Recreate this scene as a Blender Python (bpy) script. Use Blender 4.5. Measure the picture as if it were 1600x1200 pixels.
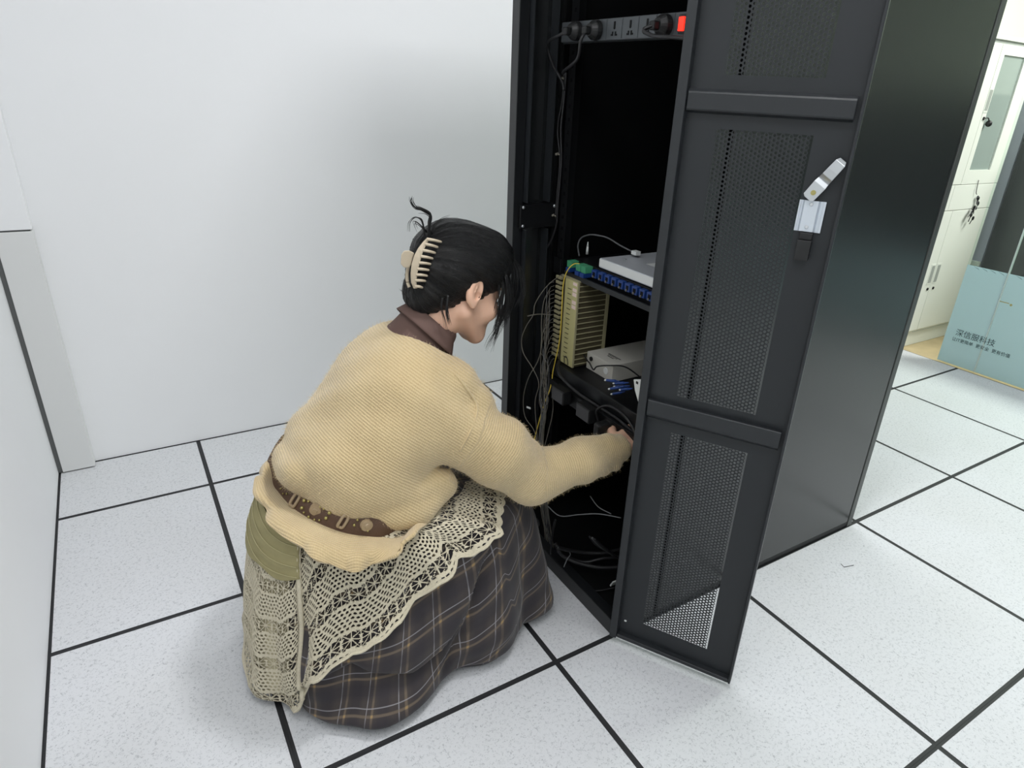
import bpy, bmesh, math, random
import numpy as np
from mathutils import Vector, Matrix
random.seed(7); RNG = np.random.RandomState(7)
scn = bpy.context.scene; COL = scn.collection
for o in list(bpy.data.objects): bpy.data.objects.remove(o, do_unlink=True)
R = math.radians

# ------------------------------------------------------------------ camera
CAM = np.array([-0.709, -0.93688, 1.2585]); FPX = 1023.6; CX, CY = 839.57, 605.26
yaw, pit, rol = R(56.8225), R(-24.397), R(3.0222)
fw = np.array([math.cos(pit)*math.cos(yaw), math.cos(pit)*math.sin(yaw), math.sin(pit)])
rt = np.array([math.sin(yaw), -math.cos(yaw), 0.0]); up = np.cross(rt, fw)
rt, up = math.cos(rol)*rt+math.sin(rol)*up, -math.sin(rol)*rt+math.cos(rol)*up
cd = bpy.data.cameras.new('camera'); cam = bpy.data.objects.new('camera', cd); COL.objects.link(cam)
cam.matrix_world = Matrix(((rt[0], up[0], -fw[0], CAM[0]), (rt[1], up[1], -fw[1], CAM[1]), (rt[2], up[2], -fw[2], CAM[2]), (0, 0, 0, 1)))
cd.sensor_width = 36; cd.lens = FPX*36/1600; cd.shift_x = -(CX-800)/1600; cd.shift_y = (CY-600)/1600
cd.clip_start = 0.02
scn.camera = cam
def at(px, py, axis, val):
    """world point seen at a pixel of the photo, on the plane axis = val"""
    d = fw+rt*(px-CX)/FPX-up*(py-CY)/FPX; i = 'xyz'.index(axis)
    return CAM+d*(val-CAM[i])/d[i]

# ------------------------------------------------------------------ world, lights, exposure
w = bpy.data.worlds.new('world'); scn.world = w; w.use_nodes = True
w.node_tree.nodes['Background'].inputs[0].default_value = (0.8, 0.88, 1, 1)
w.node_tree.nodes['Background'].inputs[1].default_value = 0.3
scn.view_settings.view_transform = 'Standard'; scn.view_settings.look = 'None'
scn.view_settings.exposure = 0.1; scn.view_settings.gamma = 1; scn.view_settings.use_curve_mapping = False
def area(name, loc, sx, sy, power, col=(1, 1, 1)):
    l = bpy.data.lights.new(name, 'AREA'); l.shape = 'RECTANGLE'; l.size = sx; l.size_y = sy; l.energy = power; l.color = col
    o = bpy.data.objects.new(name, l); COL.objects.link(o); o.location = loc; return o

LC = (0.985, 0.99, 1)
area('ceiling_or_fill_lamp', (0.32, -0.12, 2.58), 0.32, 0.32, 27, LC)
area('ceiling_or_fill_lamp', (-0.35, -1.75, 2.58), 1.1, 0.55, 9, LC)
area('ceiling_or_fill_lamp', (-0.6, -0.8, 2.58), 0.6, 1.0, 13, LC)  # wide fill lamp added to brighten the left side, no fixture known there
area('ceiling_or_fill_lamp', (1.5, 1.15, 2.58), 0.9, 0.3, 15, LC)
area('ceiling_or_fill_lamp', (1.6, -2.3, 2.58), 1.1, 0.55, 5, LC)
area('office_lamp', (4.0, -0.3, 2.58), 0.9, 0.9, 82, (0.98, 1.0, 0.94))
# ------------------------------------------------------------------ helpers
def srgb(r, g, b):
    f = lambda c: (c/255/12.92 if c/255 <= 0.04045 else ((c/255+0.055)/1.055)**2.4)
    return (f(r), f(g), f(b), 1)
def mat(name, col, rough=0.5, metal=0.0, spec=0.5, emit=None, estr=1.0, noise=0.0, nscale=40.0, bump=0.0, bscale=200.0, coat=0.0, sheen=0.0):
    m = bpy.data.materials.new(name); m.use_nodes = True; nt = m.node_tree; b = nt.nodes['Principled BSDF']
    b.inputs['Base Color'].default_value = col; b.inputs['Roughness'].default_value = rough; b.inputs['Metallic'].default_value = metal
    b.inputs['Specular IOR Level'].default_value = spec; b.inputs['Coat Weight'].default_value = coat; b.inputs['Sheen Weight'].default_value = sheen
    if emit: b.inputs['Emission Color'].default_value = emit; b.inputs['Emission Strength'].default_value = estr
    if noise or bump:
        tc = nt.nodes.new('ShaderNodeTexCoord')
    if noise:
        n = nt.nodes.new('ShaderNodeTexNoise'); n.inputs['Scale'].default_value = nscale; n.inputs['Detail'].default_value = 4
        nt.links.new(tc.outputs['Object'], n.inputs['Vector'])
        r = nt.nodes.new('ShaderNodeValToRGB'); r.color_ramp.elements[0].position = 0.3; r.color_ramp.elements[1].position = 0.7
        r.color_ramp.elements[0].color = tuple(c*(1-noise) for c in col[:3])+(1,); r.color_ramp.elements[1].color = tuple(min(1, c*(1+noise)) for c in col[:3])+(1,)
        nt.links.new(n.outputs['Fac'], r.inputs['Fac']); nt.links.new(r.outputs['Color'], b.inputs['Base Color'])
    if bump:
        n2 = nt.nodes.new('ShaderNodeTexNoise'); n2.inputs['Scale'].default_value = bscale; nt.links.new(tc.outputs['Object'], n2.inputs['Vector'])
        bp = nt.nodes.new('ShaderNodeBump'); bp.inputs['Strength'].default_value = bump; bp.inputs['Distance'].default_value = 0.002
        nt.links.new(n2.outputs['Fac'], bp.inputs['Height']); nt.links.new(bp.outputs['Normal'], b.inputs['Normal'])
    return m
class MB:
    def __init__(s): s.v = []; s.f = []; s.mi = []
    def add(s, vs, fs, mi=0):
        o = len(s.v); s.v += [tuple(map(float, p)) for p in vs]; s.f += [tuple(o+i for i in f) for f in fs]; s.mi += [mi]*len(fs)
    def box(s, x0, x1, y0, y1, z0, z1, mi=0, M=None):
        vs = [(x, y, z) for z in (z0, z1) for y in (y0, y1) for x in (x0, x1)]
        if M is not None: vs = [M @ Vector(p) for p in vs]
        s.add(vs, [(0, 2, 3, 1), (4, 5, 7, 6), (0, 1, 5, 4), (2, 6, 7, 3), (0, 4, 6, 2), (1, 3, 7, 5)], mi)
    def cyl(s, p0, p1, r0, r1=None, n=16, mi=0, cap=True):
        r1 = r0 if r1 is None else r1; p0 = Vector(p0); p1 = Vector(p1); d = (p1-p0).normalized()
        a = d.orthogonal().normalized(); b = d.cross(a); vs = []
        for p, r in ((p0, r0), (p1, r1)):
            for k in range(n):
                t = 2*math.pi*k/n; vs.append(p+a*math.cos(t)*r+b*math.sin(t)*r)
        fs = [(k, (k+1) % n, n+(k+1) % n, n+k) for k in range(n)]
        if cap: fs += [tuple(range(n))[::-1], tuple(range(n, 2*n))]
        s.add(vs, fs, mi)
    def tube(s, pts, r, n=6, mi=0, smooth=True):
        pts = spline(pts) if smooth else [Vector(p) for p in pts]; N = len(pts); vs = []
        d0 = (pts[1]-pts[0]).normalized(); a = d0.orthogonal().normalized()
        for i, p in enumerate(pts):
            d = (pts[min(i+1, N-1)]-pts[max(i-1, 0)]).normalized(); a = (a-d*a.dot(d)).normalized(); b = d.cross(a)
            rr = r(i/(N-1)) if callable(r) else r
            for k in range(n):
                t = 2*math.pi*k/n; vs.append(p+a*math.cos(t)*rr+b*math.sin(t)*rr)
        fs = [(i*n+k, i*n+(k+1) % n, (i+1)*n+(k+1) % n, (i+1)*n+k) for i in range(N-1) for k in range(n)]
        fs += [tuple(range(n))[::-1], tuple(range((N-1)*n, N*n))]
        s.add(vs, fs, mi)
    def prism(s, poly, M, h, mi=0):
        """poly in local xy, extruded 0..h along local z, placed by matrix M"""
        n = len(poly); vs = [M @ Vector((x, y, 0)) for x, y in poly]+[M @ Vector((x, y, h)) for x, y in poly]
        s.add(vs, [tuple(range(n))[::-1], tuple(range(n, 2*n))]+[(k, (k+1) % n, n+(k+1) % n, n+k) for k in range(n)], mi)
    def sphere(s, c, r, n=10, mi=0, sc=(1, 1, 1)):
        vs = []; c = Vector(c)
        for i in range(1, n//2):
            ph = math.pi*i/(n//2)
            for k in range(n):
                t = 2*math.pi*k/n; vs.append(c+Vector((math.sin(ph)*math.cos(t)*sc[0], math.sin(ph)*math.sin(t)*sc[1], math.cos(ph)*sc[2]))*r)
        vs += [c+Vector((0, 0, r*sc[2])), c-Vector((0, 0, r*sc[2]))]; m = n//2-1
        fs = [(i*n+k, (i+1)*n+k, (i+1)*n+(k+1) % n, i*n+(k+1) % n) for i in range(m-1) for k in range(n)]
        fs += [(len(vs)-2, k, (k+1) % n) for k in range(n)]+[(len(vs)-1, (m-1)*n+(k+1) % n, (m-1)*n+k) for k in range(n)]
        s.add(vs, fs, mi)
    def build(s, name, m, parent=None, smooth=False, bevel=0.0, label=None):
        me = bpy.data.meshes.new(name); me.from_pydata(s.v, [], s.f); ms = m if isinstance(m, (list, tuple)) else [m]
        for k in ms: me.materials.append(k)
        if len(ms) > 1: me.polygons.foreach_set('material_index', s.mi)
        bm = bmesh.new(); bm.from_mesh(me); bmesh.ops.recalc_face_normals(bm, faces=bm.faces); bm.to_mesh(me); bm.free()
        if smooth: me.polygons.foreach_set('use_smooth', [True]*len(me.polygons))
        me.update(); return link(name, me, parent, bevel, label)
def link(name, me, parent=None, bevel=0.0, label=None):
    o = bpy.data.objects.new(name, me); COL.objects.link(o)
    if parent is not None:
        o.parent = parent; o.matrix_parent_inverse = Matrix.Translation(parent_loc(parent)).inverted()
    if bevel:
        b = o.modifiers.new('bevel', 'BEVEL'); b.width = bevel; b.segments = 2; b.limit_method = 'ANGLE'
    if label: o['label'] = label
    return o
def parent_loc(p):
    v = Vector((0, 0, 0))
    while p is not None:
        v = v+Vector(p.location); p = p.parent if p.parent is None else None
    return v
def spline(pts, k=8):
    P = [Vector(p) for p in pts]
    if len(P) < 3: return [P[0].lerp(P[-1], i/k) for i in range(k+1)]
    P = [2*P[0]-P[1]]+P+[2*P[-1]-P[-2]]; out = []
    for i in range(1, len(P)-2):
        a, b, c, d = P[i-1:i+3]
        for j in range(k):
            t = j/k; out.append(0.5*((2*b)+(c-a)*t+(2*a-5*b+4*c-d)*t*t+(3*b-a-3*c+d)*t**3))
    out.append(P[-2]); return out
def tag(o, label, cat, group=None):
    o['label'] = label; o['category'] = cat
    if group: o['group'] = group
    return o
def thing(name, label, cat, loc=(0, 0, 0), group=None):
    o = bpy.data.objects.new(name, None); COL.objects.link(o); o.location = loc; o.empty_display_size = 0.05
    return tag(o, label, cat, group)
def struct(o): o['kind'] = 'structure'; return o
def one(name, mb, m, label, cat, group=None, **k):
    return tag(mb.build(name, m, None, **k), label, cat, group)
def copy_tree(o, parent=None):
    c = o.copy(); COL.objects.link(c)
    if parent is not None: c.parent = parent
    for ch in list(o.children): copy_tree(ch, c)
    return c

# ------------------------------------------------------------------ materials
M = {}
M['wall'] = mat('wall paint', srgb(236, 237, 239), 0.5, noise=0.012, nscale=1.5, bump=0.06, bscale=30)
M['wall2'] = mat('wall paint dull', srgb(218, 219, 219), 0.5, noise=0.012, nscale=2)
M['gap'] = mat('dark gap', srgb(92, 94, 94), 0.8)
M['ceil'] = mat('ceiling', srgb(240, 240, 240), 0.7)
M['black'] = mat('black powder coat', srgb(22, 24, 26), 0.38, spec=0.5, bump=0.05, bscale=900)
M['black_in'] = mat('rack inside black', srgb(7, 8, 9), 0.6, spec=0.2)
M['black_rail'] = mat('rail black', srgb(12, 13, 15), 0.45, spec=0.35)
M['side'] = mat('satin black side', srgb(27, 29, 30), 0.26, spec=0.9, bump=0.02, bscale=700)
M['door'] = mat('door grey black', srgb(34, 37, 40), 0.45, spec=0.4, bump=0.04, bscale=900)
M['doorframe'] = mat('door frame grey', srgb(35, 38, 41), 0.42, spec=0.45, bump=0.04, bscale=900)
M['rearpost'] = mat('rear post grey', srgb(72, 75, 73), 0.4)
M['steel'] = mat('bright zinc', srgb(200, 203, 206), 0.28, 0.85)
M['steelw'] = mat('pale zinc plate', srgb(205, 212, 220), 0.4, 0.45)
M['brass'] = mat('brass', srgb(178, 168, 110), 0.35, 0.8)
M['plast'] = mat('dark plastic', srgb(17, 18, 19), 0.5)
M['pdu'] = mat('grey metal strip', srgb(76, 80, 83), 0.4, 0.3)
M['red'] = mat('red lamp switch', srgb(250, 30, 15), 0.3, emit=(1, 0.025, 0.01, 1), estr=1.6)
M['silver'] = mat('silver box', srgb(196, 200, 206), 0.4, 0.2)
M['beige'] = mat('beige plastic', srgb(190, 184, 132), 0.5)
M['beige2'] = mat('beige fins', srgb(160, 154, 122), 0.55)
M['fingap'] = mat('fin gap', srgb(74, 68, 48), 0.8)
M['pink'] = mat('pale sticker', srgb(235, 214, 205), 0.6)
M['blue'] = mat('blue connector', srgb(26, 60, 126), 0.4)
M['green'] = mat('green connector', srgb(70, 150, 110), 0.4)
M['whitebox'] = mat('light grey box', srgb(190, 188, 180), 0.5)
M['white'] = mat('white plastic', srgb(225, 228, 226), 0.45)
M['cable'] = mat('black cable', srgb(26, 26, 28), 0.5)
M['gcable'] = mat('grey cable', srgb(96, 98, 100), 0.55)
M['pcable'] = mat('pale phone wire', srgb(112, 108, 98), 0.55)
M['yellow'] = mat('yellow fibre', srgb(222, 196, 70), 0.45)
M['cab'] = mat('cabinet white', srgb(233, 237, 228), 0.45)
M['cabdark'] = mat('cabinet dark line', srgb(160, 166, 160), 0.6)
M['chrome'] = mat('chrome', srgb(190, 192, 194), 0.2, 1)
M['wood'] = mat('wood floor', srgb(196, 178, 138), 0.45, noise=0.08, nscale=14)
M['lav'] = mat('lavender wall', srgb(176, 176, 192), 0.6)
M['blackpanel'] = mat('black glossy panel', srgb(44, 48, 48), 0.25, spec=0.6)
M['paper'] = mat('paper', srgb(225, 230, 235), 0.7)
M['text'] = mat('print dark', srgb(60, 80, 86), 0.6)
M['sheet'] = mat('frost top edge', srgb(190, 225, 225), 0.4)
def film_mat():
    m = mat('frosted pale blue film', srgb(205, 226, 228), 0.3, spec=0.5)
    nt = m.node_tree; b = nt.nodes['Principled BSDF']; tr = nt.nodes.new('ShaderNodeBsdfTranslucent'); tr.inputs[0].default_value = srgb(205, 232, 234)
    mx = nt.nodes.new('ShaderNodeMixShader'); mx.inputs[0].default_value = 0.42
    nt.links.new(b.outputs[0], mx.inputs[1]); nt.links.new(tr.outputs[0], mx.inputs[2]); nt.links.new(mx.outputs[0], nt.nodes['Material Output'].inputs[0]); return m
M['film'] = film_mat()
def glass_mat():
    m = bpy.data.materials.new('clear glass'); m.use_nodes = True; nt = m.node_tree; nt.nodes.remove(nt.nodes['Principled BSDF'])
    t = nt.nodes.new('ShaderNodeBsdfTransparent'); t.inputs[0].default_value = (0.93, 0.98, 0.95, 1); g = nt.nodes.new('ShaderNodeBsdfGlossy'); g.inputs['Roughness'].default_value = 0.02
    mx = nt.nodes.new('ShaderNodeMixShader'); mx.inputs[0].default_value = 0.05
    nt.links.new(t.outputs[0], mx.inputs[1]); nt.links.new(g.outputs[0], mx.inputs[2]); nt.links.new(mx.outputs[0], nt.nodes['Material Output'].inputs[0]); return m
M['glass'] = glass_mat()
def haze_glass():
    m = mat('greyish cabinet glass', srgb(176, 190, 184), 0.12, spec=0.6); nt = m.node_tree; b = nt.nodes['Principled BSDF']; t = nt.nodes.new('ShaderNodeBsdfTransparent'); t.inputs[0].default_value = (0.8, 0.86, 0.84, 1)
    mx = nt.nodes.new('ShaderNodeMixShader'); mx.inputs[0].default_value = 0.32; nt.links.new(b.outputs[0], mx.inputs[1]); nt.links.new(t.outputs[0], mx.inputs[2]); nt.links.new(mx.outputs[0], nt.nodes['Material Output'].inputs[0]); return m
M['cabglass'] = haze_glass()
def tile_mat():
    m = mat('speckled floor tile', srgb(216, 218, 222), 0.5, spec=0.3); nt = m.node_tree; b = nt.nodes['Principled BSDF']
    g = nt.nodes.new('ShaderNodeNewGeometry'); N = nt.nodes.new; L = nt.links.new
    mp = N('ShaderNodeMapping'); L(g.outputs['Position'], mp.inputs['Vector'])
    # curled little flecks: ridge of a distorted noise
    n1 = N('ShaderNodeTexNoise'); n1.inputs['Scale'].default_value = 130; n1.inputs['Detail'].default_value = 3; n1.inputs['Distortion'].default_value = 1.2; L(mp.outputs[0], n1.inputs['Vector'])
    s = N('ShaderNodeMath'); s.operation = 'SUBTRACT'; s.inputs[1].default_value = 0.5; L(n1.outputs['Fac'], s.inputs[0])
    a = N('ShaderNodeMath'); a.operation = 'ABSOLUTE'; L(s.outputs[0], a.inputs[0])
    r1 = N('ShaderNodeValToRGB'); r1.color_ramp.elements[0].position = 0.004; r1.color_ramp.elements[0].color = (1, 1, 1, 1); r1.color_ramp.elements[1].position = 0.030; r1.color_ramp.elements[1].color = (0, 0, 0, 1); L(a.outputs[0], r1.inputs[0])
    n2 = N('ShaderNodeTexNoise'); n2.inputs['Scale'].default_value = 120; n2.inputs['Detail'].default_value = 1; L(mp.outputs[0], n2.inputs['Vector'])
    r2 = N('ShaderNodeValToRGB'); r2.color_ramp.elements[0].position = 0.46; r2.color_ramp.elements[1].position = 0.56; L(n2.outputs['Fac'], r2.inputs[0])
    mu = N('ShaderNodeMath'); mu.operation = 'MULTIPLY'; L(r1.outputs[0], mu.inputs[0]); L(r2.outputs[0], mu.inputs[1])
    n3 = N('ShaderNodeTexNoise'); n3.inputs['Scale'].default_value = 3; n3.inputs['Detail'].default_value = 5; L(mp.outputs[0], n3.inputs['Vector'])
    c0 = N('ShaderNodeMix'); c0.data_type = 'RGBA'; c0.inputs['A'].default_value = srgb(202, 203, 204); c0.inputs['B'].default_value = srgb(214, 216, 221); L(n3.outputs['Fac'], c0.inputs['Factor'])
    f = N('ShaderNodeMath'); f.operation = 'MULTIPLY'; f.inputs[1].default_value = 0.8; L(mu.outputs[0], f.inputs[0])
    c1 = N('ShaderNodeMix'); c1.data_type = 'RGBA'; c1.inputs['B'].default_value = srgb(138, 142, 148); L(c0.outputs['Result'], c1.inputs['A']); L(f.outputs[0], c1.inputs['Factor'])
    L(c1.outputs['Result'], b.inputs['Base Color']); return m
M['tile'] = tile_mat(); M['tiletrim'] = mat('black tile edge', srgb(30, 31, 34), 0.6)

# ------------------------------------------------------------------ room shell
XL, XG, YB, YF, ZC = -1.03, 3.012, 1.535, -2.6, 2.62
b = MB(); b.box(XL-0.1, XG, YF-0.1, YB+0.1, -0.08, -0.016); floor = struct(b.build('floor', M['tiletrim']))
def tile(x0, x1, y0, y1):
    g = 0.00015; t = 0.0066; X0, X1, Y0, Y1 = x0+g, x1-g, y0+g, y1-g; b = MB(); ix0, ix1, iy0, iy1 = X0+t, X1-t, Y0+t, Y1-t
    O = [(X0, Y0), (X1, Y0), (X1, Y1), (X0, Y1)]; I = [(ix0, iy0), (ix1, iy0), (ix1, iy1), (ix0, iy1)]
    v = [(x, y, -0.016) for x, y in O]+[(x, y, -0.001) for x, y in O]+[(x, y, -0.0008) for x, y in I]+[(x, y, 0.0) for x, y in I]
    b.add(v, [(k, (k+1) % 4, 4+(k+1) % 4, 4+k) for k in range(4)]+[(4+k, 4+(k+1) % 4, 8+(k+1) % 4, 8+k) for k in range(4)]+[(8+k, 8+(k+1) % 4, 12+(k+1) % 4, 12+k) for k in range(4)], 1)
    b.add(v[12:], [(0, 1, 2, 3)], 0)
    b.build('tile', [M['tile'], M['tiletrim']], floor)
xs = [XL]+[0.6*i for i in range(-1, 6)]; ys = [YF]+[0.6*j for j in range(-4, 3)]+[YB]
for i in range(len(xs)-1):
    for j in range(len(ys)-1):
        if ys[j+1]-ys[j] > 0.05: tile(xs[i], xs[i+1], ys[j], ys[j+1])
b = MB(); b.box(XG-0.012, 5.6, -3.2, 2.7, -0.08, -0.002); struct(b.build('floor_wood', M['wood']))
b = MB(); b.box(XL-0.1, 5.7, YF-0.7, 2.8, ZC, ZC+0.06); struct(b.build('ceiling', M['ceil']))
b = MB(); b.box(XL-0.1, XG, YB, YB+0.1, 0.0012, ZC); struct(b.build('wall_back', M['wall']))
b = MB(); b.box(XL-0.1, XL, YF, YB, 0.0012, ZC); struct(b.build('wall_left', M['wall']))
b = MB(); b.box(XL-0.1, 5.6, YF-0.7, YF-0.6, 0, ZC); struct(b.build('wall_front', M['wall']))
b = MB(); b.box(XL-0.1, XL, YF-0.6, YF, 0, ZC); struct(b.build('wall_left_front', M['wall']))
b = MB(); b.box(5.6, 5.7, YF-0.7, 2.7, 0, ZC); struct(b.build('wall_right', mat('office wall', srgb(230, 238, 226), 0.6)))
b = MB(); b.box(XG, 5.7, 2.7, 2.8, 0, ZC); struct(b.build('wall_office_back', mat('office wall back', srgb(230, 238, 226), 0.6)))
b = MB(); b.box(3.04, 5.6, 1.45, 1.55, 0, ZC); struct(b.build('wall_office', mat('office wall side', srgb(232, 238, 224), 0.6)))
# boxed column in the left corner: lower casing, upper casing, dark joint
col = struct(thing('column_casing', '', '')); del col['label']; del col['category']
b = MB(); b.box(XL+0.013, -0.924, 1.492, YB, 0.004, 0.808); b.build('lower_panel', M['wall2'], col, bevel=0.002)
b = MB(); b.box(XL+0.001, -0.924, 1.492, YB, 0.813, ZC); b.build('upper_panel', M['wall'], col, bevel=0.002)
b = MB(); b.box(XL, -0.93, 1.497, YB, 0.003, 0.82); b.build('joint', M['gap'], col)

p = fl_ = at(1322, 884, 'z', 0.001)
b = MB(); b.tube([at(1314, 881, 'z', 0.0015), at(1319, 886, 'z', 0.0015), at(1334, 883, 'z', 0.0015)], 0.0008, 5, smooth=False)
one('staple', b, M['cable'], 'tiny bent dark wire scrap lying on the white floor tile right of the rack door', 'wire scrap')
# ------------------------------------------------------------------ server rack
X0, X1, RW, RH = 0.17, 1.165, 0.6, 2.0
rack = thing('server_rack', 'tall black server rack with open perforated door and satin side panel standing on floor tiles', 'server rack', (0.665, 0.3, 0))
b = MB()
for y0, y1 in ((0.0, 0.010), (RW-0.034, RW)):
    b.box(X0, X0+0.028, y0, y1, 0.0, RH)                      # front posts
b.box(X0, X0+0.03, 0.010, RW-0.034, 0.0, 0.045); b.box(X0, X0+0.03, 0.010, RW-0.034, RH-0.09, RH)
b.build('front_frame', M['black'], rack, bevel=0.0015)
b = MB(); b.box(X0+0.0285, X0+0.138, 0.0, 0.012, 0.0, RH); b.build('corner_post', M['side'], rack, bevel=0.001)
b = MB(); b.box(X0+0.0285, X0+0.138, RW-0.012, RW, 0.0, RH); b.build('corner_post', M['side'], rack, bevel=0.001)
b = MB(); b.box(X0+0.146, X1-0.027, -0.004, 0.006, 0.022, RH-0.02); b.build('side_panel', M['side'], rack, bevel=0.002)
b = MB(); b.box(X0+0.146, X1-0.022, RW-0.006, RW+0.004, 0.022, RH-0.02); b.build('side_panel', M['side'], rack, bevel=0.002)
for y0, y1 in ((-0.002, 0.05), (RW-0.05, RW+0.002)):
    b = MB(); b.box(X1-0.021, X1+0.002, y0-0.002 if y0 < 0 else y0, y1, 0, RH); b.build('rear_post', M['rearpost'], rack, bevel=0.0015)
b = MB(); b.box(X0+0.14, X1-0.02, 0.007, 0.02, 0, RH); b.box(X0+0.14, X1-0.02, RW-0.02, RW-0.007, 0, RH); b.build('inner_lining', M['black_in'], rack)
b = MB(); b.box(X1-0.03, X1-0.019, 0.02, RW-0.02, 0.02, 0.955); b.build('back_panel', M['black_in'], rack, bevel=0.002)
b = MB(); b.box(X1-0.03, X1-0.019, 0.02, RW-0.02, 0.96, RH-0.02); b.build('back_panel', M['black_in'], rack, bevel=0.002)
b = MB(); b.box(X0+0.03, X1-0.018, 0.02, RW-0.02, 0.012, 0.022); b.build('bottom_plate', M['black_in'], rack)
b = MB(); b.box(X0, X1, 0.0, RW, RH, RH+0.012); b.build('top_plate', M['black'], rack, bevel=0.002)
b = MB(); b.box(X0+0.146, X1-0.019, -0.0015, 0.005, 0.0, 0.02); b.build('plinth', M['black_rail'], rack)
for xr in (0.30, 0.90):
    for yi, s in ((0.06, 1), (0.54, -1)):
        b = MB(); b.box(xr, xr+0.002, min(yi, yi+s*0.028), max(yi, yi+s*0.028), 0.03, RH-0.05)
        b.box(xr, xr+0.04, min(yi, yi-s*0.002), max(yi, yi-s*0.002), 0.03, RH-0.05)
        for k in range(0, 62):
            z = 0.08+k*0.03; b.box(xr-0.0006, xr, min(yi+s*0.01, yi+s*0.018), max(yi+s*0.01, yi+s*0.018), z, z+0.009, 1)
        b.build('mounting_rail', [M['black_rail'], M['black_in']], rack)
for z in (0.30, 0.955, 1.6):
    b = MB(); b.box(0.185, 0.3, 0.553, 0.58, z-0.03, z+0.03); b.build('depth_bracket', M['black_rail'], rack, bevel=0.001)
    for x, zz in ((0.192, z+0.024), (0.192, z-0.024), (0.288, z+0.024)): b = MB(); b.sphere((x, 0.551, zz), 0.0045, 8, sc=(1, 0.6, 1)); b.build('bracket_screw', M['steel'], rack, smooth=True)
b = MB(); b.tube([(1.13, 0.33, 0.975), (1.12, 0.33, 0.965), (1.12, 0.328, 0.945), (1.125, 0.322, 0.92)], 0.003, 5); b.build('zip_tie', M['gcable'], rack)

for x0 in (0.2, 0.268):
    b = MB(); b.box(x0, x0+0.003, 0.549, 0.58, 0.02, 0.92); b.box(x0, x0+0.003, 0.549, 0.58, 0.99, RH-0.02); b.build('rail_highlight', M['door'], rack)  # lighter strips standing in for light caught along the rail edges
# door: local s along the leaf from the hinge, t towards the viewer's side, z up
e = np.array([math.cos(R(-59.7)), math.sin(R(-59.7)), 0]); n = np.array([-0.8634, -0.5045, 0])
DM = Matrix(((e[0], n[0], 0, X0+0.001), (e[1], n[1], 0, -0.004), (0, 0, 1, 0), (0, 0, 0, 1)))
def dp(s, t, z): return DM @ Vector((s, t, z))
_h = np.array([X0+0.001, -0.004, 0]); CS, CT = float((CAM-_h)@e), float((CAM-_h)@n)
def ap(s, t, z): return DM @ Vector((s+(CS-s)*t/CT, t, z+(CAM[2]-z)*t/CT))     # a detail measured on the sheet plane but standing t proud of it
DW, DZ0, DZ1 = 0.298, 0.02, 1.93
# sheet with three openings
openings = [(0.080, 0.612), (0.698, 1.212), (1.297, 1.829)]; S0, S1 = 0.070, 0.2295
b = MB()
b.box(0.0, S0, 0, 0.0014, DZ0, DZ1, M=DM); b.box(S1, DW-0.004, 0, 0.0014, DZ0, DZ1, M=DM)
zz = [DZ0]+[q for o in openings for q in o]+[DZ1]
for k in range(0, len(zz), 2): b.box(S0, S1, 0, 0.0014, zz[k], zz[k+1], M=DM)
door = b.build('door', M['door'], rack)
fr = MB()
fr.box(-0.0045, 0.0135, -0.002, 0.021, DZ0, DZ1, M=DM); fr.box(0.2915, DW-0.001, -0.002, 0.018, DZ0, DZ1, M=DM)
fr.box(0.0135, 0.2915, -0.002, 0.016, DZ0, DZ0+0.010, M=DM); fr.box(0.0135, 0.2915, -0.002, 0.016, DZ1-0.014, DZ1, M=DM)
fr.build('door_frame', M['doorframe'], door, bevel=0.0015)
def crossbar(z0, z1):
    b = MB(); pr = [(0.0014, z0-0.004), (0.015, z0), (0.0165, z0+0.003), (0.0165, z1-0.003), (0.015, z1), (0.0014, z1+0.004)]
    vs = [ap(s, t, z) for s in (0.0105, 0.2835) for t, z in pr]; m = len(pr)
    b.add(vs, [(k, k+1, m+k+1, m+k) for k in range(m-1)]+[tuple(range(m)), tuple(range(m, 2*m))]); b.build('crossbar', M['doorframe'], door, bevel=0.001)
crossbar(0.638, 0.674); crossbar(1.239, 1.270)
def perf_mesh(h):
    p = 0.0078; dx = p*0.866; nc = int(0.158/dx); nr = int(h/p); r = 0.00285; vs = []; fs = []
    hexa = [(math.cos(R(60*k)), math.sin(R(60*k))) for k in range(6)]
    for c in range(nc):
        for q in range(nr):
            s = (c+0.5)*dx+0.0006; z = (q+0.5+(0.5 if c % 2 else 0))*p
            if z > h-p*0.4: continue
            o = len(vs)
            for t in (0.0, 0.0011):
                vs += [(s+a*p/math.sqrt(3), t, z+bb*p/math.sqrt(3)) for a, bb in hexa]
                vs += [(s+a*r, t, z+bb*r) for a, bb in hexa]
            for k in range(6):
                j = (k+1) % 6
                fs += [(o+k, o+6+k, o+6+j, o+j), (o+12+k, o+12+j, o+18+j, o+18+k), (o+6+k, o+18+k, o+18+j, o+6+j)]
    return vs, fs
for z0, z1 in openings:
    vs, fs = perf_mesh(z1-z0+0.002); me = bpy.data.meshes.new('perforated_panel')
    me.from_pydata([tuple(DM @ Vector((s+S0-0.0006, t+0.0001, z+z0-0.001))) for s, t, z in vs], [], fs); me.materials.append(M['door'])
    link('perforated_panel', me, door)
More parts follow.
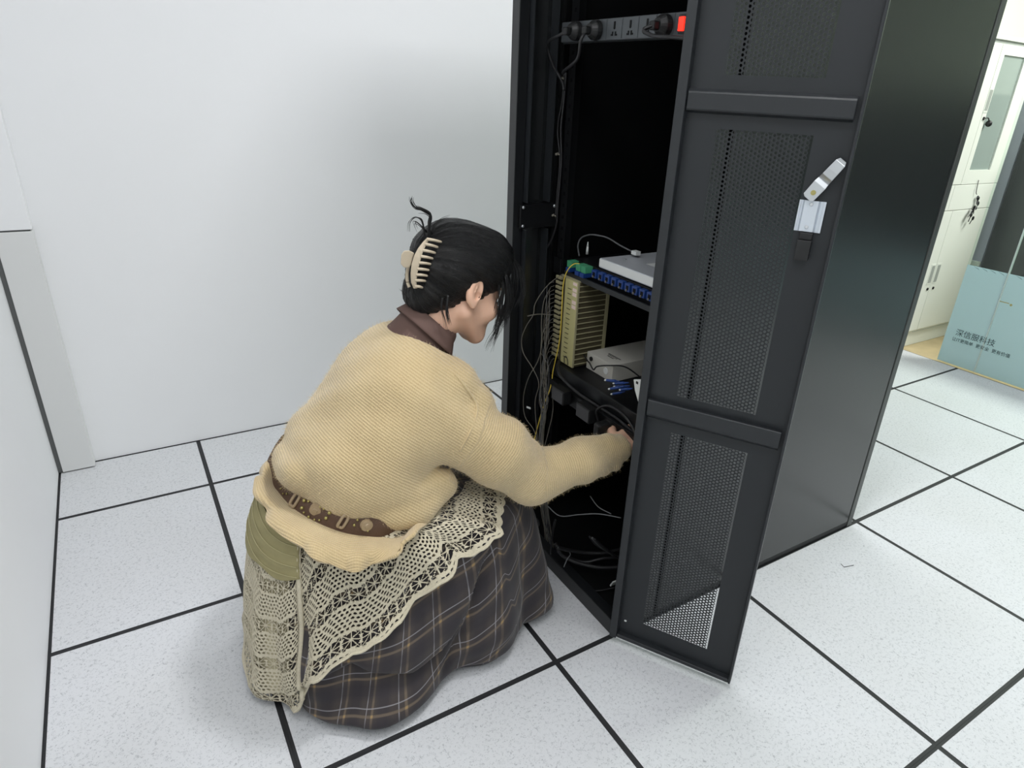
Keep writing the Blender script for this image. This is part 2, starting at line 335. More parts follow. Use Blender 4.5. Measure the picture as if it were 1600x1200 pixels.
# latch: bracket, lever, black lock body
def DL(s, t, z, ang=0): return DM @ Matrix.Translation((s, t, z)) @ Matrix.Rotation(ang, 4, 'Y') @ Matrix.Rotation(R(90), 4, 'X')
b = MB(); pz = [(-0.019, 0.0), (-0.019, 0.004), (-0.0165, 0.004), (-0.0165, 0.0015), (-0.0135, 0.0015), (-0.0115, 0.007), (0.0085, 0.007), (0.0115, 0.0015), (0.016, 0.0015), (0.016, 0.006), (0.0195, 0.006), (0.0195, 0.0)]
vs = [ap(0.250+s*1.12, 0.0016+t, z) for z in (1.058, 1.110) for s, t in pz]; m = len(pz)
b.add(vs, [(k, (k+1) % m, m+(k+1) % m, m+k) for k in range(m)]+[tuple(range(m))[::-1], tuple(range(m, 2*m))]); b.build('latch_bracket', M['steelw'], door, bevel=0.0004)
b = MB()
for z in (1.066, 1.104):
    b = MB(); b.cyl(ap(0.2485, 0.0085, z), ap(0.2485, 0.0105, z), 0.0032, 0.0026, 12); b.build('latch_screw', M['steel'], door)

prof = [(-0.0125, 0.014), (-0.0095, 0.014), (0.016, 0.014), (0.024, 0.011), (0.032, 0.019), (0.044, 0.021), (0.060, 0.021), (0.066, 0.016)]
b = MB(); A = R(33); vs = []
for k, (l, t) in enumerate(prof):
    wd = (0.006, 0.0105, 0.0115, 0.0105, 0.0100, 0.0098, 0.0092, 0.006)[k]
    for sg in (-1, 1):
        for tt in (0, 0.002):
            s = 0.2465+l*math.sin(A)+sg*wd*math.cos(A); z = 1.123+l*math.cos(A)-sg*wd*math.sin(A); vs.append(ap(s, t+tt, z))
fs = []
for k in range(len(prof)-1):
    o = 4*k; fs += [(o, o+4, o+6, o+2), (o+1, o+3, o+7, o+5), (o, o+1, o+5, o+4), (o+2, o+6, o+7, o+3)]
fs += [(0, 2, 3, 1), (4*k+4, 4*k+5, 4*k+7, 4*k+6)]
b.add(vs, fs); b.build('latch_lever', M['steel'], door, bevel=0.0006)
b = MB(); q_ = DM.inverted() @ ap(0.2475, 0.017, 1.123); b.cyl(dp(q_[0], 0.004, q_[2]), dp(q_[0], 0.0185, q_[2]), 0.005, 0.0042, 12); b.box(-0.0035, 0.0035, 0.0182, 0.0192, -0.0007, 0.0007, M=DM @ Matrix.Translation((q_[0], 0, q_[2]))); b.build('lever_screw', M['brass'], door)
b = MB(); b.box(0.240, 0.263, 0.0015, 0.020, 1.012, 1.046, M=DM); b.box(0.241, 0.262, 0.0015, 0.012, 1.046, 1.058, M=DM); b.build('lock_body', M['plast'], door, bevel=0.001)
b = MB(); b.box(0.0245, 0.030, 0.0015, 0.004, 0.068, 0.071, M=DM); b.build('door_clip', M['white'], door)

# ------------------------------------------------------------------ equipment in the rack
# upper power strip
ps = thing('power_strip', 'grey rack power strip with red lit switch near the top of the rack', 'power strip', (0.29, 0.3, 1.385))
b = MB(); b.box(0.262, 0.298, 0.075, 0.525, 1.363, 1.405); b.build('housing', M['pdu'], ps, bevel=0.002)
for y0, y1 in ((0.058, 0.075), (0.525, 0.566)):
    b = MB(); b.box(0.296, 0.299, y0, y1, 1.363, 1.405); b.build('ear', M['pdu'], ps, bevel=0.0005)
for z in (1.396, 1.372): b = MB(); b.cyl((0.296, 0.551, z), (0.291, 0.551, z), 0.0058, 0.005, 14); b.build('ear_screw', M['steel'], ps)
so = []
for yy in (0.48, 0.427, 0.374, 0.321, 0.268, 0.215, 0.162):
    b = MB(); b.box(0.2609, 0.2621, yy-0.0245, yy+0.0245, 1.365, 1.403, 0)
    if yy < 0.35:
        b.box(0.2598, 0.2609, yy-0.0024, yy+0.0024, 1.387, 1.398, 1)
        for s in (-1, 1): b.box(0.2598, 0.2609, min(yy+s*0.003, yy+s*0.010), max(yy+s*0.003, yy+s*0.010), 1.371, 1.3745, 1); b.box(0.2598, 0.2609, min(yy+s*0.003, yy+s*0.0065), max(yy+s*0.003, yy+s*0.0065), 1.3745, 1.379, 1)
        b.cyl((0.2608, yy, 1.386), (0.26, yy, 1.386), 0.003, 0.003, 8, 1)
    so.append(b.build('socket', [M['pdu'], M['black_in']], ps))
b = MB(); b.box(0.257, 0.2615, 0.100, 0.121, 1.368, 1.400); b.build('switch_bezel', M['plast'], ps, bevel=0.001)
b = MB(); b.box(0.2535, 0.2572, 0.103, 0.118, 1.372, 1.396); b.build('rocker_switch', M['red'], ps, bevel=0.001, label='glowing red rocker switch')
def plug(y, z, label, cable):
    t = thing('power_plug', label, 'plug', (0.26, y, z), 'plugs in the upper power strip')
    b = MB(); b.cyl((0.2595, y, z), (0.247, y, z), 0.0205, 0.0195, 20); b.cyl((0.247, y, z), (0.236, y, z), 0.0195, 0.012, 20); b.build('plug_body', M['plast'], t, smooth=False, bevel=0.001)
    b = MB(); b.box(0.222, 0.237, y-0.008, y+0.008, z-0.010, z+0.006); b.build('grip', M['plast'], t, bevel=0.003)
    b = MB(); b.tube(cable, 0.0036, 8); b.build('cord', M['cable'], t, smooth=True)
plug(0.380, 1.383, 'round black plug in the power strip, its cord looping down to the left', [(0.228, 0.38, 1.378), (0.215, 0.377, 1.36), (0.225, 0.40, 1.325), (0.25, 0.485, 1.303), (0.27, 0.52, 1.298), (0.28, 0.535, 1.30)])
plug(0.455, 1.384, 'black plug at the left end of the power strip, beside two zinc screws', [(0.228, 0.455, 1.38), (0.222, 0.48, 1.372), (0.24, 0.548, 1.36), (0.26, 0.556, 1.32), (0.285, 0.545, 1.28), (0.288, 0.54, 1.26)])
plug(0.158, 1.383, 'black plug beside the red switch of the power strip', [(0.228, 0.155, 1.382), (0.21, 0.165, 1.372), (0.215, 0.14, 1.362), (0.21, 0.09, 1.358), (0.23, 0.05, 1.355)])
# power cords tied to the left rail
for k, (dy, dz) in enumerate(((0.0, 0), (0.007, 0.002))):
    b = MB(); b.tube([(0.292, 0.540+dy, 1.30), (0.294, 0.545+dy, 1.24), (0.292, 0.548+dy*2.2, 1.17), (0.296, 0.543+dy, 1.09), (0.294, 0.545+dy, 0.98), (0.297, 0.55+dy, 0.93)]+([(0.29, 0.565, 0.88), (0.27, 0.57, 0.85)] if k == 0 else []), 0.0028, 7)
    one('black_cable', b, M['cable'], 'thin black cord tied along the left mounting rail, '+('continuing down past the bracket' if k == 0 else 'ending at the lowest tie'), 'cord', 'cords tied to the left rail', smooth=True)
for z, nm in ((1.287, 'topmost'), (1.11, 'middle'), (0.955, 'lowest')):
    b = MB(); b.tube([(0.283, 0.535, z), (0.287, 0.553, z+0.001), (0.30, 0.556, z+0.003)], 0.0022, 6); b.sphere((0.282, 0.548, z), 0.0035, 8)
    one('cable_tie', b, M['pcable'], nm+' of three pale cable ties on the cords of the left rail', 'cable tie', 'cable ties on the left rail', smooth=True)

# fibre patch panel with adapters
fp = thing('fiber_patch_panel', 'flat black fibre patch panel with a row of blue adapters, under the silver box', 'patch panel', (0.45, 0.29, 0.82))
b = MB(); b.box(0.335, 0.56, 0.062, 0.515, 0.800, 0.8425); b.build('tray', M['black_rail'], fp, bevel=0.0015)
b = MB(); b.box(0.312, 0.335, 0.062, 0.515, 0.798, 0.803); b.box(0.308, 0.312, 0.062, 0.515, 0.798, 0.812); b.build('lip', M['door'], fp, bevel=0.001)
for y0, y1 in ((0.042, 0.062), (0.515, 0.55)):
    b = MB(); b.box(0.296, 0.336, y0+0.002, y1, 0.800, 0.842); b.build('ear', M['black_rail'], fp, bevel=0.001)
for k in range(12):
    y = 0.40-k*0.0275
    b = MB(); b.box(0.322, 0.336, y-0.0095, y+0.0095, 0.818, 0.838, 0); b.box(0.3212, 0.3222, y-0.0055, y+0.0045, 0.822, 0.833, 1); b.box(0.3195, 0.323, y-0.0005, y+0.0035, 0.8185, 0.824, 2)
    b.build('adapter', [M['blue'], M['black_in'], M['pcable']], fp, bevel=0.0006)
for k, y in enumerate((0.497, 0.455, 0.432)):
    b = MB(); b.box(0.31, 0.336, y-0.010, y+0.010, 0.824, 0.8415); b.build('adapter', M['green'], fp, bevel=0.001, label='green adapter')
    b = MB(); b.box(0.306, 0.336, y-0.009, y+0.009, 0.812, 0.8235); b.build('adapter', M['blue'], fp, bevel=0.001)
b = MB(); b.box(0.337, 0.60, 0.11, 0.398, 0.845, 0.870)
sb = thing('network_switch', 'flat silver metal box lying on the fibre patch panel', 'network device', (0.47, 0.25, 0.8445)); b.build('case', M['silver'], sb, bevel=0.0012)
b = MB(); b.box(0.3352, 0.337, 0.11, 0.398, 0.8475, 0.8685); b.build('front_edge', M['white'], sb, bevel=0.0008)
b = MB(); b.box(0.41, 0.52, 0.16, 0.30, 0.8700, 0.8703); b.build('sticker', M['white'], sb)
b = MB(); b.cyl((0.39, 0.36, 0.870), (0.39, 0.36, 0.8712), 0.003, 0.003, 10); b.build('screw', M['steel'], sb)
b = MB(); b.box(0.39, 0.50, 0.075, 0.105, 0.8445, 0.90); one('power_brick', b, M['plast'], 'small black block standing at the right end of the silver box', 'adapter', bevel=0.002)
gc = thing('grey_patch_cable', 'grey cable arching over the patch panel with a white tag', 'cable', (0.40, 0.4, 0.87))
P = [at(905, 400, 'x', 0.36), at(903, 384, 'x', 0.37), at(908, 372, 'x', 0.38), at(921, 367, 'x', 0.39), at(935, 368, 'x', 0.40), at(950, 372, 'x', 0.41), at(970, 384, 'x', 0.42), at(992, 395, 'x', 0.43)]
b = MB(); b.tube(P, 0.0022, 7); b.build('cable_jacket', M['gcable'], gc, smooth=True)
p = Vector(P[-1]); b = MB(); b.box(-0.008, 0.008, -0.014, 0.006, -0.004, 0.006, M=Matrix.Translation(p)); b.build('tag', M['white'], gc, bevel=0.001, label='white tag')
P2 = Vector(at(918, 387, 'x', 0.38)); b = MB(); b.cyl(P2-Vector((0, 0, 0.018)), P2+Vector((0, 0, 0.004)), 0.004, 0.0028, 10); b.cyl(P2+Vector((0, 0, 0.004)), P2+Vector((0, 0, 0.016)), 0.0028, 0.001, 10)
one('connector_tip', b, M['white'], 'small white pointed cap sticking up behind the green adapters', 'connector', smooth=True)

# beige wiring module with fins, standing on the lower shelf
wm = thing('wiring_module', 'tall beige finned terminal block standing on the lower shelf, wires on its left edge', 'terminal block', (0.35, 0.487, 0.552))
mz0, mz1 = 0.553, 0.797
b = MB(); b.box(0.303, 0.408, 0.436, 0.536, mz0, mz1); b.build('body', M['fingap'], wm, bevel=0.001)
b = MB(); b.box(0.300, 0.4095, 0.434, 0.538, mz1, mz1+0.004); b.build('top_cover', M['beige2'], wm, bevel=0.001)
b = MB(); b.box(0.2985, 0.3035, 0.434, 0.492, mz0, mz1); b.build('face_plate', M['beige'], wm, bevel=0.0012)
for k in range(16):
    z = mz0+0.007+k*0.0150
    b = MB(); b.box(0.304, 0.400, 0.4325, 0.4362, z, z+0.0022); b.build('fin', M['beige2'], wm, bevel=0.0006)
for k in range(17):
    z = mz0+0.007+k*0.0142
    b = MB(); b.box(0.2945, 0.3035, 0.508, 0.534, z, z+0.0085); b.build('terminal', M['beige2'], wm, bevel=0.0015)
b = MB(); b.box(0.399, 0.409, 0.432, 0.437, mz0, mz1); b.box(0.2990, 0.305, 0.432, 0.4365, mz0, mz1); b.build('edge_strip', M['beige2'], wm, bevel=0.0008)
b = MB()
for z0, z1 in ((0.787, 0.795), (0.770, 0.779), (0.757, 0.767), (0.735, 0.745), (0.722, 0.732)): b.box(0.2980, 0.2986, 0.437, 0.455, z0, z1)
b.build('sticker', M['pink'], wm, label='pale pink label')
b = MB()
for k in range(15): z = mz0+0.02+k*0.0142; b.box(0.2979, 0.2986, 0.461, 0.478, z, z+0.0018)
b.build('slot', M['fingap'], wm)
b = MB(); b.tube([(0.298, 0.452, 0.556), (0.294, 0.45, 0.572), (0.294, 0.458, 0.580), (0.295, 0.468, 0.574), (0.297, 0.468, 0.556)], 0.0011, 6); b.build('wire_loop', M['cable'], wm, smooth=True)

# lower shelf
sh = thing('rack_shelf', 'black rack shelf holding the terminal block and the light grey box', 'shelf', (0.45, 0.3, 0.548))
b = MB(); b.box(0.285, 0.80, 0.063, 0.538, 0.546, 0.550); b.build('tray', M['black_rail'], sh)
b = MB(); b.box(0.281, 0.286, 0.063, 0.538, 0.512, 0.550); b.build('front_lip', M['black'], sh, bevel=0.001)
for y0, y1 in ((0.058, 0.063), (0.538, 0.5415)):
    b = MB(); b.box(0.285, 0.80, y0, y1, 0.512, 0.552); b.build('side_flange', M['black_rail'], sh)
# light grey converter box
wb = thing('converter_box', 'light grey box with black print lying on the lower shelf beside the terminal block', 'network device', (0.43, 0.37, 0.5505))
b = MB(); b.box(0.342, 0.56, 0.308, 0.425, 0.5505, 0.600); b.build('case', M['whitebox'], wb, bevel=0.0015)
b = MB(); b.cyl((0.343, 0.336, 0.574), (0.3405, 0.336, 0.574), 0.0095, 0.009, 20); b.build('round_port', M['white'], wb, label='round white port cap')
b = MB(); b.cyl((0.343, 0.403, 0.585), (0.339, 0.403, 0.585), 0.0062, 0.0062, 14); b.build('socket', M['plast'], wb)
b = MB()
for k, (x0, x1) in enumerate(((0.385, 0.389), (0.379, 0.3835), (0.372, 0.3755))):
    yy = 0.385-0.006*k
    while yy > 0.335+0.006*k: b.box(x0, x1, yy-0.0035, yy, 0.6, 0.6003); yy -= 0.0045 if k != 1 else 0.0068
b.build('print', M['plast'], wb)
b = MB(); b.tube([(0.335, 0.43, 0.588), (0.330, 0.405, 0.580), (0.322, 0.385, 0.583), (0.318, 0.36, 0.573), (0.318, 0.345, 0.588), (0.33, 0.315, 0.6), (0.37, 0.29, 0.598), (0.42, 0.27, 0.56), (0.43, 0.25, 0.551)], 0.0021, 7)
one('box_power_lead', b, M['cable'], 'thin black lead running from the light grey box across its front', 'cord', smooth=True)
# fibre holder with blue connectors
fh = thing('fiber_holder', 'small white tapered bracket with blue fibre connectors, in front of the light grey box', 'bracket', (0.27, 0.16, 0.51))
A0 = at(990, 593, 'x', 0.262); B0 = at(1003, 593, 'x', 0.262); C0 = at(1003, 622, 'x', 0.262); D0 = at(998, 631, 'x', 0.262); E0 = at(992, 610, 'x', 0.262)
b = MB(); q = [A0, B0, C0, D0, E0]; b.add([tuple(p) for p in q]+[(p[0]+0.003, p[1], p[2]) for p in q], [(0, 1, 2, 3, 4), (9, 8, 7, 6, 5)]+[(k, (k+1) % 5, 5+(k+1) % 5, 5+k) for k in range(5)]); b.build('bracket', M['white'], fh)
hc = Vector(at(995.5, 598, 'x', 0.2615)); b = MB(); b.box(-0.0006, 0.0004, -0.0035, 0.0035, -0.003, 0.003, M=Matrix.Translation(hc)); b.build('hole', M['plast'], fh)
for k, (px, py, qx, qy) in enumerate(((945, 594, 968, 596), (958, 599, 982, 598), (959, 604, 984, 603), (951, 608, 975, 604), (968, 609, 988, 607), (955, 616, 976, 612))):
    x = 0.268+0.004*(k % 3); p = Vector(at(px, py, 'x', x)); q = Vector(at(qx, qy, 'x', x+0.004)); d = (q-p)
    b = MB(); b.cyl(p, p+d*0.15, 0.0026, 0.0026, 8, 1); b.cyl(p+d*0.15, p+d*0.72, 0.0036, 0.0036, 8, 0); b.cyl(p+d*0.72, q, 0.0026, 0.0014, 8, 0)
    nm = ('topmost blue fibre connector, apart from the rest', 'blue fibre connector second from the top of the fan', 'blue fibre connector in the middle of the fan, pointing left', 'blue fibre connector reaching farthest left in the lower half', 'short blue fibre connector closest to the white bracket', 'lowest blue fibre connector of the fan, white tip bright')[k]
    one('fiber_connector', b, [M['blue'], M['white']], nm, 'connector', 'blue connectors at the white bracket')
# lower power strip and adapters
lp = thing('power_strip', 'black power strip under the lower shelf with two cube adapters', 'power strip', (0.27, 0.3, 0.47))
b = MB(); b.box(0.258, 0.2805, 0.075, 0.525, 0.470, 0.510); b.build('housing', M['black_rail'], lp, bevel=0.002)
for y0, y1 in ((0.045, 0.075), (0.525, 0.56)):
    b = MB(); b.box(0.279, 0.2985, y0, y1, 0.470, 0.510); b.build('ear', M['black_rail'], lp)
b = MB()
for y in (0.19, 0.135, 0.10): b.box(0.2565, 0.2581, y-0.018, y+0.018, 0.472, 0.506)
b.build('socket', M['plast'], lp, bevel=0.0005)
for (y0, y1, lab) in ((0.367, 0.425, 'black square adapter plugged in the lower power strip, nearer the wires'), (0.247, 0.307, 'larger black adapter with a pale edge in the lower power strip, nearer the hand')):
    t = thing('plug_adapter', lab, 'adapter', (0.23, (y0+y1)/2, 0.48), 'adapters in the lower power strip')
    b = MB(); b.box(0.2295, 0.2565, y0, y1, 0.478, 0.518); b.build('case', M['plast'], t, bevel=0.002)
    b = MB(); b.box(0.228, 0.2295, y0+0.003, y1-0.003, 0.481, 0.515); b.build('end_plate', mat('dark grey plate', srgb(52, 52, 54), 0.5), t, bevel=0.0004)
b = MB(); b.tube([(0.25, 0.235, 0.49), (0.235, 0.225, 0.53), (0.235, 0.18, 0.56), (0.235, 0.12, 0.56), (0.24, 0.08, 0.53), (0.25, 0.05, 0.47)], 0.0035, 7); one('black_cable', b, M['cable'], 'black cord arching above the reaching hand in front of the lower power strip', 'cord', smooth=True)
b = MB(); b.tube([(0.28, 0.47, 0.565), (0.255, 0.44, 0.556), (0.245, 0.40, 0.545), (0.252, 0.33, 0.528), (0.262, 0.25, 0.52), (0.268, 0.17, 0.515), (0.27, 0.09, 0.50)], 0.0042, 7); one('black_cable', b, M['cable'], 'thick black cord draped along the front lip of the lower shelf', 'cord', smooth=True)
b = MB(); b.box(0.21, 0.25, 0.178, 0.205, 0.466, 0.51); one('black_plug', b, M['plast'], 'black plug right behind the wrist in the lower power strip', 'plug', bevel=0.006)

# yellow fibre and pale twisted wires at the left
P = [at(px, py, 'x', x) for px, py, x in ((906, 412, 0.318), (896, 413, 0.305), (886, 424, 0.292), (880, 445, 0.286), (878, 480, 0.284), (876, 515, 0.282), (873, 540, 0.28), (868, 562, 0.276), (864, 580, 0.27), (862, 596, 0.262), (858, 612, 0.25), (850, 632, 0.23), (842, 660, 0.215), (834, 690, 0.2), (828, 715, 0.19))]
b = MB(); b.tube(P, 0.0014, 6); one('yellow_fiber', b, M['yellow'], 'single yellow fibre hanging from the patch panel past the terminal block', 'cable', smooth=True)
def wire(path, r, m, label, group='pale wires hanging at the terminal block', cat='wire'):
    b = MB(); b.tube([at(px, py, 'x', x) for px, py, x in path], r, 5); one('phone_wire', b, m, label, cat, group, smooth=True)
wire([(880, 428, 0.29), (862, 440, 0.27), (848, 455, 0.24), (836, 475, 0.22), (833, 492, 0.21), (822, 510, 0.2), (815, 530, 0.195), (818, 552, 0.195), (832, 575, 0.2), (842, 600, 0.205), (836, 630, 0.2), (840, 690, 0.2)], 0.0011, M['pcable'], 'pale wire bulging farthest left of the terminal block')
wire([(860, 450, 0.28), (850, 470, 0.25), (846, 500, 0.24), (846, 540, 0.23), (840, 565, 0.22), (826, 590, 0.205), (818, 620, 0.2), (820, 650, 0.2), (834, 672, 0.205), (842, 700, 0.2)], 0.0011, M['pcable'], 'pale wire crossing behind and swinging left below the middle')
wire([(863, 492, 0.29), (845, 491, 0.26), (833, 492, 0.235), (824, 494, 0.22)], 0.0016, M['pcable'], 'short pale wire end sticking out sideways to the left')
wire([(864, 600, 0.27), (863, 612, 0.255), (864, 640, 0.24), (858, 670, 0.225), (850, 700, 0.21)], 0.0012, M['pcable'], 'pale wire on the right side of the bundle below the shelf')
for k in range(20):
    j = lambda a: random.uniform(-a, a); y0 = 440+k*6.3; xx = 0.25+j(0.03); 
    path = [(866, y0, 0.293), (858+j(3), y0+6, 0.28), (852+j(7), y0+35+j(10), xx), (851+j(7), max(570, y0+60)+j(8), xx-0.01), (849+j(7), 618+j(8), 0.22+j(0.01)), (849+j(4), 650+j(6), 0.215+j(0.008)), (845+j(4), 700, 0.205), (850+j(6), 790, 0.205), (860+j(8), 860, 0.215)]
    path = [p for i, p in enumerate(path) if i == 0 or p[1] > path[i-1][1]+4]
    wire(path, 0.00075, M['pcable'] if k % 3 else M['gcable'], 'thin wire in the twisted bundle falling along the terminal block')
b = MB(); p = Vector(at(826, 637, 'x', 0.2)); b.box(-0.001, 0.001, -0.010, 0.010, -0.0025, 0.0025, M=Matrix.Translation(p) @ Matrix.Rotation(R(-12), 4, 'X')); one('wire_tag', b, M['white'], 'short white wire tag to the left of the wire bundle', 'tag')
# cables on the bottom of the rack
def cyc(label, pts, r, m=None):
    b = MB(); b.tube(pts, r, 7); one('floor_cable', b, m or M['cable'], label, 'cable', 'cables in the bottom of the rack', smooth=True)
def z_(px, py, z): return at(px, py, 'z', z)
cyc('pale thin cable sagging across under the forearm', [z_(855, 790, 0.33), z_(875, 806, 0.30), z_(905, 804, 0.30), z_(935, 803, 0.31), z_(970, 809, 0.31)], 0.0014, M['gcable'])
cyc('thin cable falling from the sleeve to the right', [z_(922, 775, 0.34), z_(935, 792, 0.32), z_(955, 803, 0.31)], 0.0013, M['gcable'])
cyc('thick black cable lowest in the loop on the rack floor', [z_(868, 850, 0.13), z_(880, 868, 0.09), z_(905, 880, 0.07), z_(940, 887, 0.06), z_(975, 885, 0.06)], 0.006)
cyc('thick black cable uppermost in the loop on the rack floor', [z_(870, 855, 0.15), z_(890, 860, 0.12), z_(920, 864, 0.1), z_(950, 863, 0.1), z_(980, 855, 0.1)], 0.005)
cyc('black cable between the two thick loops', [z_(872, 862, 0.1), z_(890, 872, 0.08), z_(915, 878, 0.07), z_(945, 872, 0.08), z_(980, 870, 0.08)], 0.0045)
cyc('grey cable end standing up at the left of the rack floor', [z_(868, 812, 0.22), z_(863, 835, 0.15), z_(861, 865, 0.06)], 0.003)
cyc('grey tie tail hanging off the cable loop', [z_(886, 857, 0.12), z_(891, 866, 0.105), z_(886, 874, 0.1), z_(881, 886, 0.08)], 0.0017, M['gcable'])
cyc('thin cable lying near the front edge of the rack floor', [z_(912, 922, 0.03), z_(935, 923, 0.03), z_(962, 918, 0.035)], 0.002)
for k in range(5):
    cyc('dark flat cable in the sheaf leaning to the right', [z_(921+2*k, 838+k, 0.17), z_(930+3*k, 850+k, 0.14), z_(945+4*k, 860+2*k, 0.1), z_(970+3*k, 874+2*k, 0.06)], 0.003, M['gcable'] if k == 2 else M['cable'])
b = MB(); b.tube([z_(830, 815, 0.2), z_(838, 812, 0.2), z_(841, 820, 0.19), z_(833, 826, 0.18), z_(829, 820, 0.19), z_(830, 815, 0.2)], 0.004, 7); one('cable_coil', b, M['cable'], 'small coiled black cable at the left of the rack floor beside the knee', 'cable', smooth=True)
b = MB(); p = Vector(z_(961, 910, 0.05)); b.box(-0.012, 0.012, -0.002, 0.002, -0.012, 0.010, M=Matrix.Translation(p) @ Matrix.Rotation(R(25), 4, 'X')); one('paper_tag', b, M['white'], 'white paper tag low in the rack beside the door hinge', 'tag')

# ------------------------------------------------------------------ beyond: glass partition, filing cabinet, black panel
gl = struct(thing('window_1', '', '')); del gl['label']; del gl['category']
for (y0, y1, w_) in ((0.526, 0.722, 0), (-0.68, 0.520, 1), (-1.89, -0.69, 2), (-3.15, -1.90, 3)):
    b = MB(); b.box(XG+0.002, XG+0.012, y0, y1, 0.004, 2.3); b.build('pane', M['glass'], gl)
    b = MB(); b.box(XG, XG+0.0018, y0+0.001, y1-0.001, 0.006, 0.538); b.build('frosted_film', M['film'], gl)
    b = MB(); y = y1-0.03
    while y > y0+0.03:
        b.add([(XG-0.0004, y, 0.538), (XG-0.0004, y-0.028, 0.530), (XG-0.0004, y-0.036, 0.522), (XG-0.0004, y-0.01, 0.532)], [(0, 1, 2, 3)]); y -= 0.04
    b.build('film_pattern', mat('film print', srgb(150, 180, 184), 0.4), gl)
b = MB(); b.box(XG-0.001, XG+0.013, 0.5205, 0.5255, 0.004, 2.3); b.build('joint', mat('pane joint', srgb(190, 205, 200), 0.4), gl)
b = MB(); b.box(XG-0.002, XG+0.016, -3.15, 0.722, 2.3, ZC); b.build('header', M['cab'], gl)
def text(body, size, y, z, name):
    c = bpy.data.curves.new(name, 'FONT'); c.body = body; c.size = size; c.extrude = 0.0002; c.materials.append(M['text'])
    o = bpy.data.objects.new(name, c); COL.objects.link(o); o.parent = gl
    o.matrix_world = Matrix(((0, 0, -1, XG-0.0012), (-1, 0, 0, y), (0, 1, 0, z), (0, 0, 0, 1)))
text('深信服科技', 0.040, 0.672, 0.168, 'lettering'); text('让IT更简单  更安全  更有价值', 0.0225, 0.680, 0.135, 'small_lettering')
b = MB(); b.box(XG-0.0005, XG, 0.475, 0.52, 0.395, 0.399); b.cyl((XG-0.0008, 0.465, 0.392), (XG, 0.465, 0.392), 0.006, 0.006, 12); b.build('film_mark', M['brass'], gl)

fc = thing('filing_cabinet', 'tall white steel filing cabinet with glass upper doors beyond the rack', 'cabinet', (3.25, 1.12, 0))
CY0 = 0.92
b = MB(); b.box(2.70+0.0, 3.50, CY0+0.02, CY0+0.40, 0.0, 1.60); 
# (hollow behind the upper glass doors)
b = MB(); b.box(3.0138, 3.50, CY0+0.018, CY0+0.40, 0.0, 0.93); b.box(3.0138, 3.50, CY0+0.018, CY0+0.40, 1.56, 1.60); b.box(3.0138, 3.03, CY0+0.018, CY0+0.40, 0.93, 1.56); b.box(3.485, 3.50, CY0+0.018, CY0+0.40, 0.93, 1.56); b.box(3.03, 3.485, CY0+0.385, CY0+0.40, 0.93, 1.56)
b.build('body', M['cab'], fc)
b = MB(); b.box(3.0138, 3.506, CY0-0.004, CY0+0.40, 1.588, 1.606); b.build('top_rim', M['cab'], fc, bevel=0.001)
b = MB(); b.box(3.0145, 3.495, CY0+0.006, CY0+0.017, 1.572, 1.588); b.build('rim_shade', M['cabdark'], fc)  # grey strip painted in as the shade under the top rim
b = MB(); b.box(3.03, 3.485, CY0+0.03, CY0+0.385, 1.24, 1.262); b.build('shelf', M['cab'], fc)
def cabdoor(x0, x1, z0, z1, win=None, hx=None, hz=None, nm='door'):
    b = MB()
    if win:
        a0, a1, c0, c1 = win; b.box(x0, a0, CY0, CY0+0.017, z0, z1); b.box(a1, x1, CY0, CY0+0.017, z0, z1); b.box(a0, a1, CY0, CY0+0.017, z0, c0); b.box(a0, a1, CY0, CY0+0.017, c1, z1)
    else: b.box(x0, x1, CY0, CY0+0.017, z0, z1)
    d = b.build(nm, M['cab'], fc, bevel=0.0 if win else 0.002)
    if win: b = MB(); b.box(win[0], win[1], CY0+0.008, CY0+0.011, win[2], win[3]); b.build('glass_pane', M['cabglass'], d)
    if hx:
        b = MB(); b.box(hx-0.021, hx+0.021, CY0-0.002, CY0+0.0005, hz-0.058, hz+0.058); b.build('handle_plate', M['cab'], d, bevel=0.0008)
        b = MB(); b.box(hx-0.014, hx+0.014, CY0-0.003, CY0-0.0018, hz-0.048, hz+0.048); b.build('recessed_handle', M['cabdark'], d)
        b = MB(); b.cyl((hx+0.006, CY0-0.004, hz-0.085), (hx+0.006, CY0, hz-0.085), 0.008, 0.008, 12); b.build('lock', M['plast'], d)
cabdoor(3.109, 3.492, 0.911, 1.572, (3.150, 3.366, 0.982, 1.526), 3.126, 1.32); cabdoor(3.0145, 3.106, 0.911, 1.572)
cabdoor(3.055, 3.492, 0.777, 0.908, nm='drawer'); cabdoor(3.0145, 3.052, 0.777, 0.908, nm='drawer')
cabdoor(3.109, 3.492, 0.10, 0.774, None, 3.138, 0.43); cabdoor(3.0145, 3.106, 0.10, 0.774, None, 3.080, 0.43)
b = MB(); b.box(3.06, 3.49, CY0-0.0015, CY0, 0.092, 0.095); b.build('kick_line', M['cabdark'], fc)
for k, (z, h, x0, x1, m) in enumerate(((1.2625, 0.05, 3.17, 3.29, 'lav'), (1.2625, 0.075, 3.175, 3.28, 'paper'), (0.9305, 0.03, 3.16, 3.27, 'paper'), (0.9305, 0.05, 3.16, 3.25, 'paper'))):
    b = MB(); b.box(x0, x1, CY0+0.05+0.09*(k % 2), CY0+0.13+0.09*(k % 2), z, z+h)
    one('paper_stack', b, M[m], ('grey blue box on the middle shelf behind the cabinet glass', 'white carton behind the grey blue box on the cabinet shelf', 'low stack of papers at the bottom of the cabinet window', 'taller paper stack at the back, bottom of the cabinet window')[k], 'papers', bevel=0.003)
kb = thing('key_bunch', 'bunch of keys hanging on a dark string on the drawer of the white cabinet', 'keys', (3.31, CY0-0.01, 0.84))
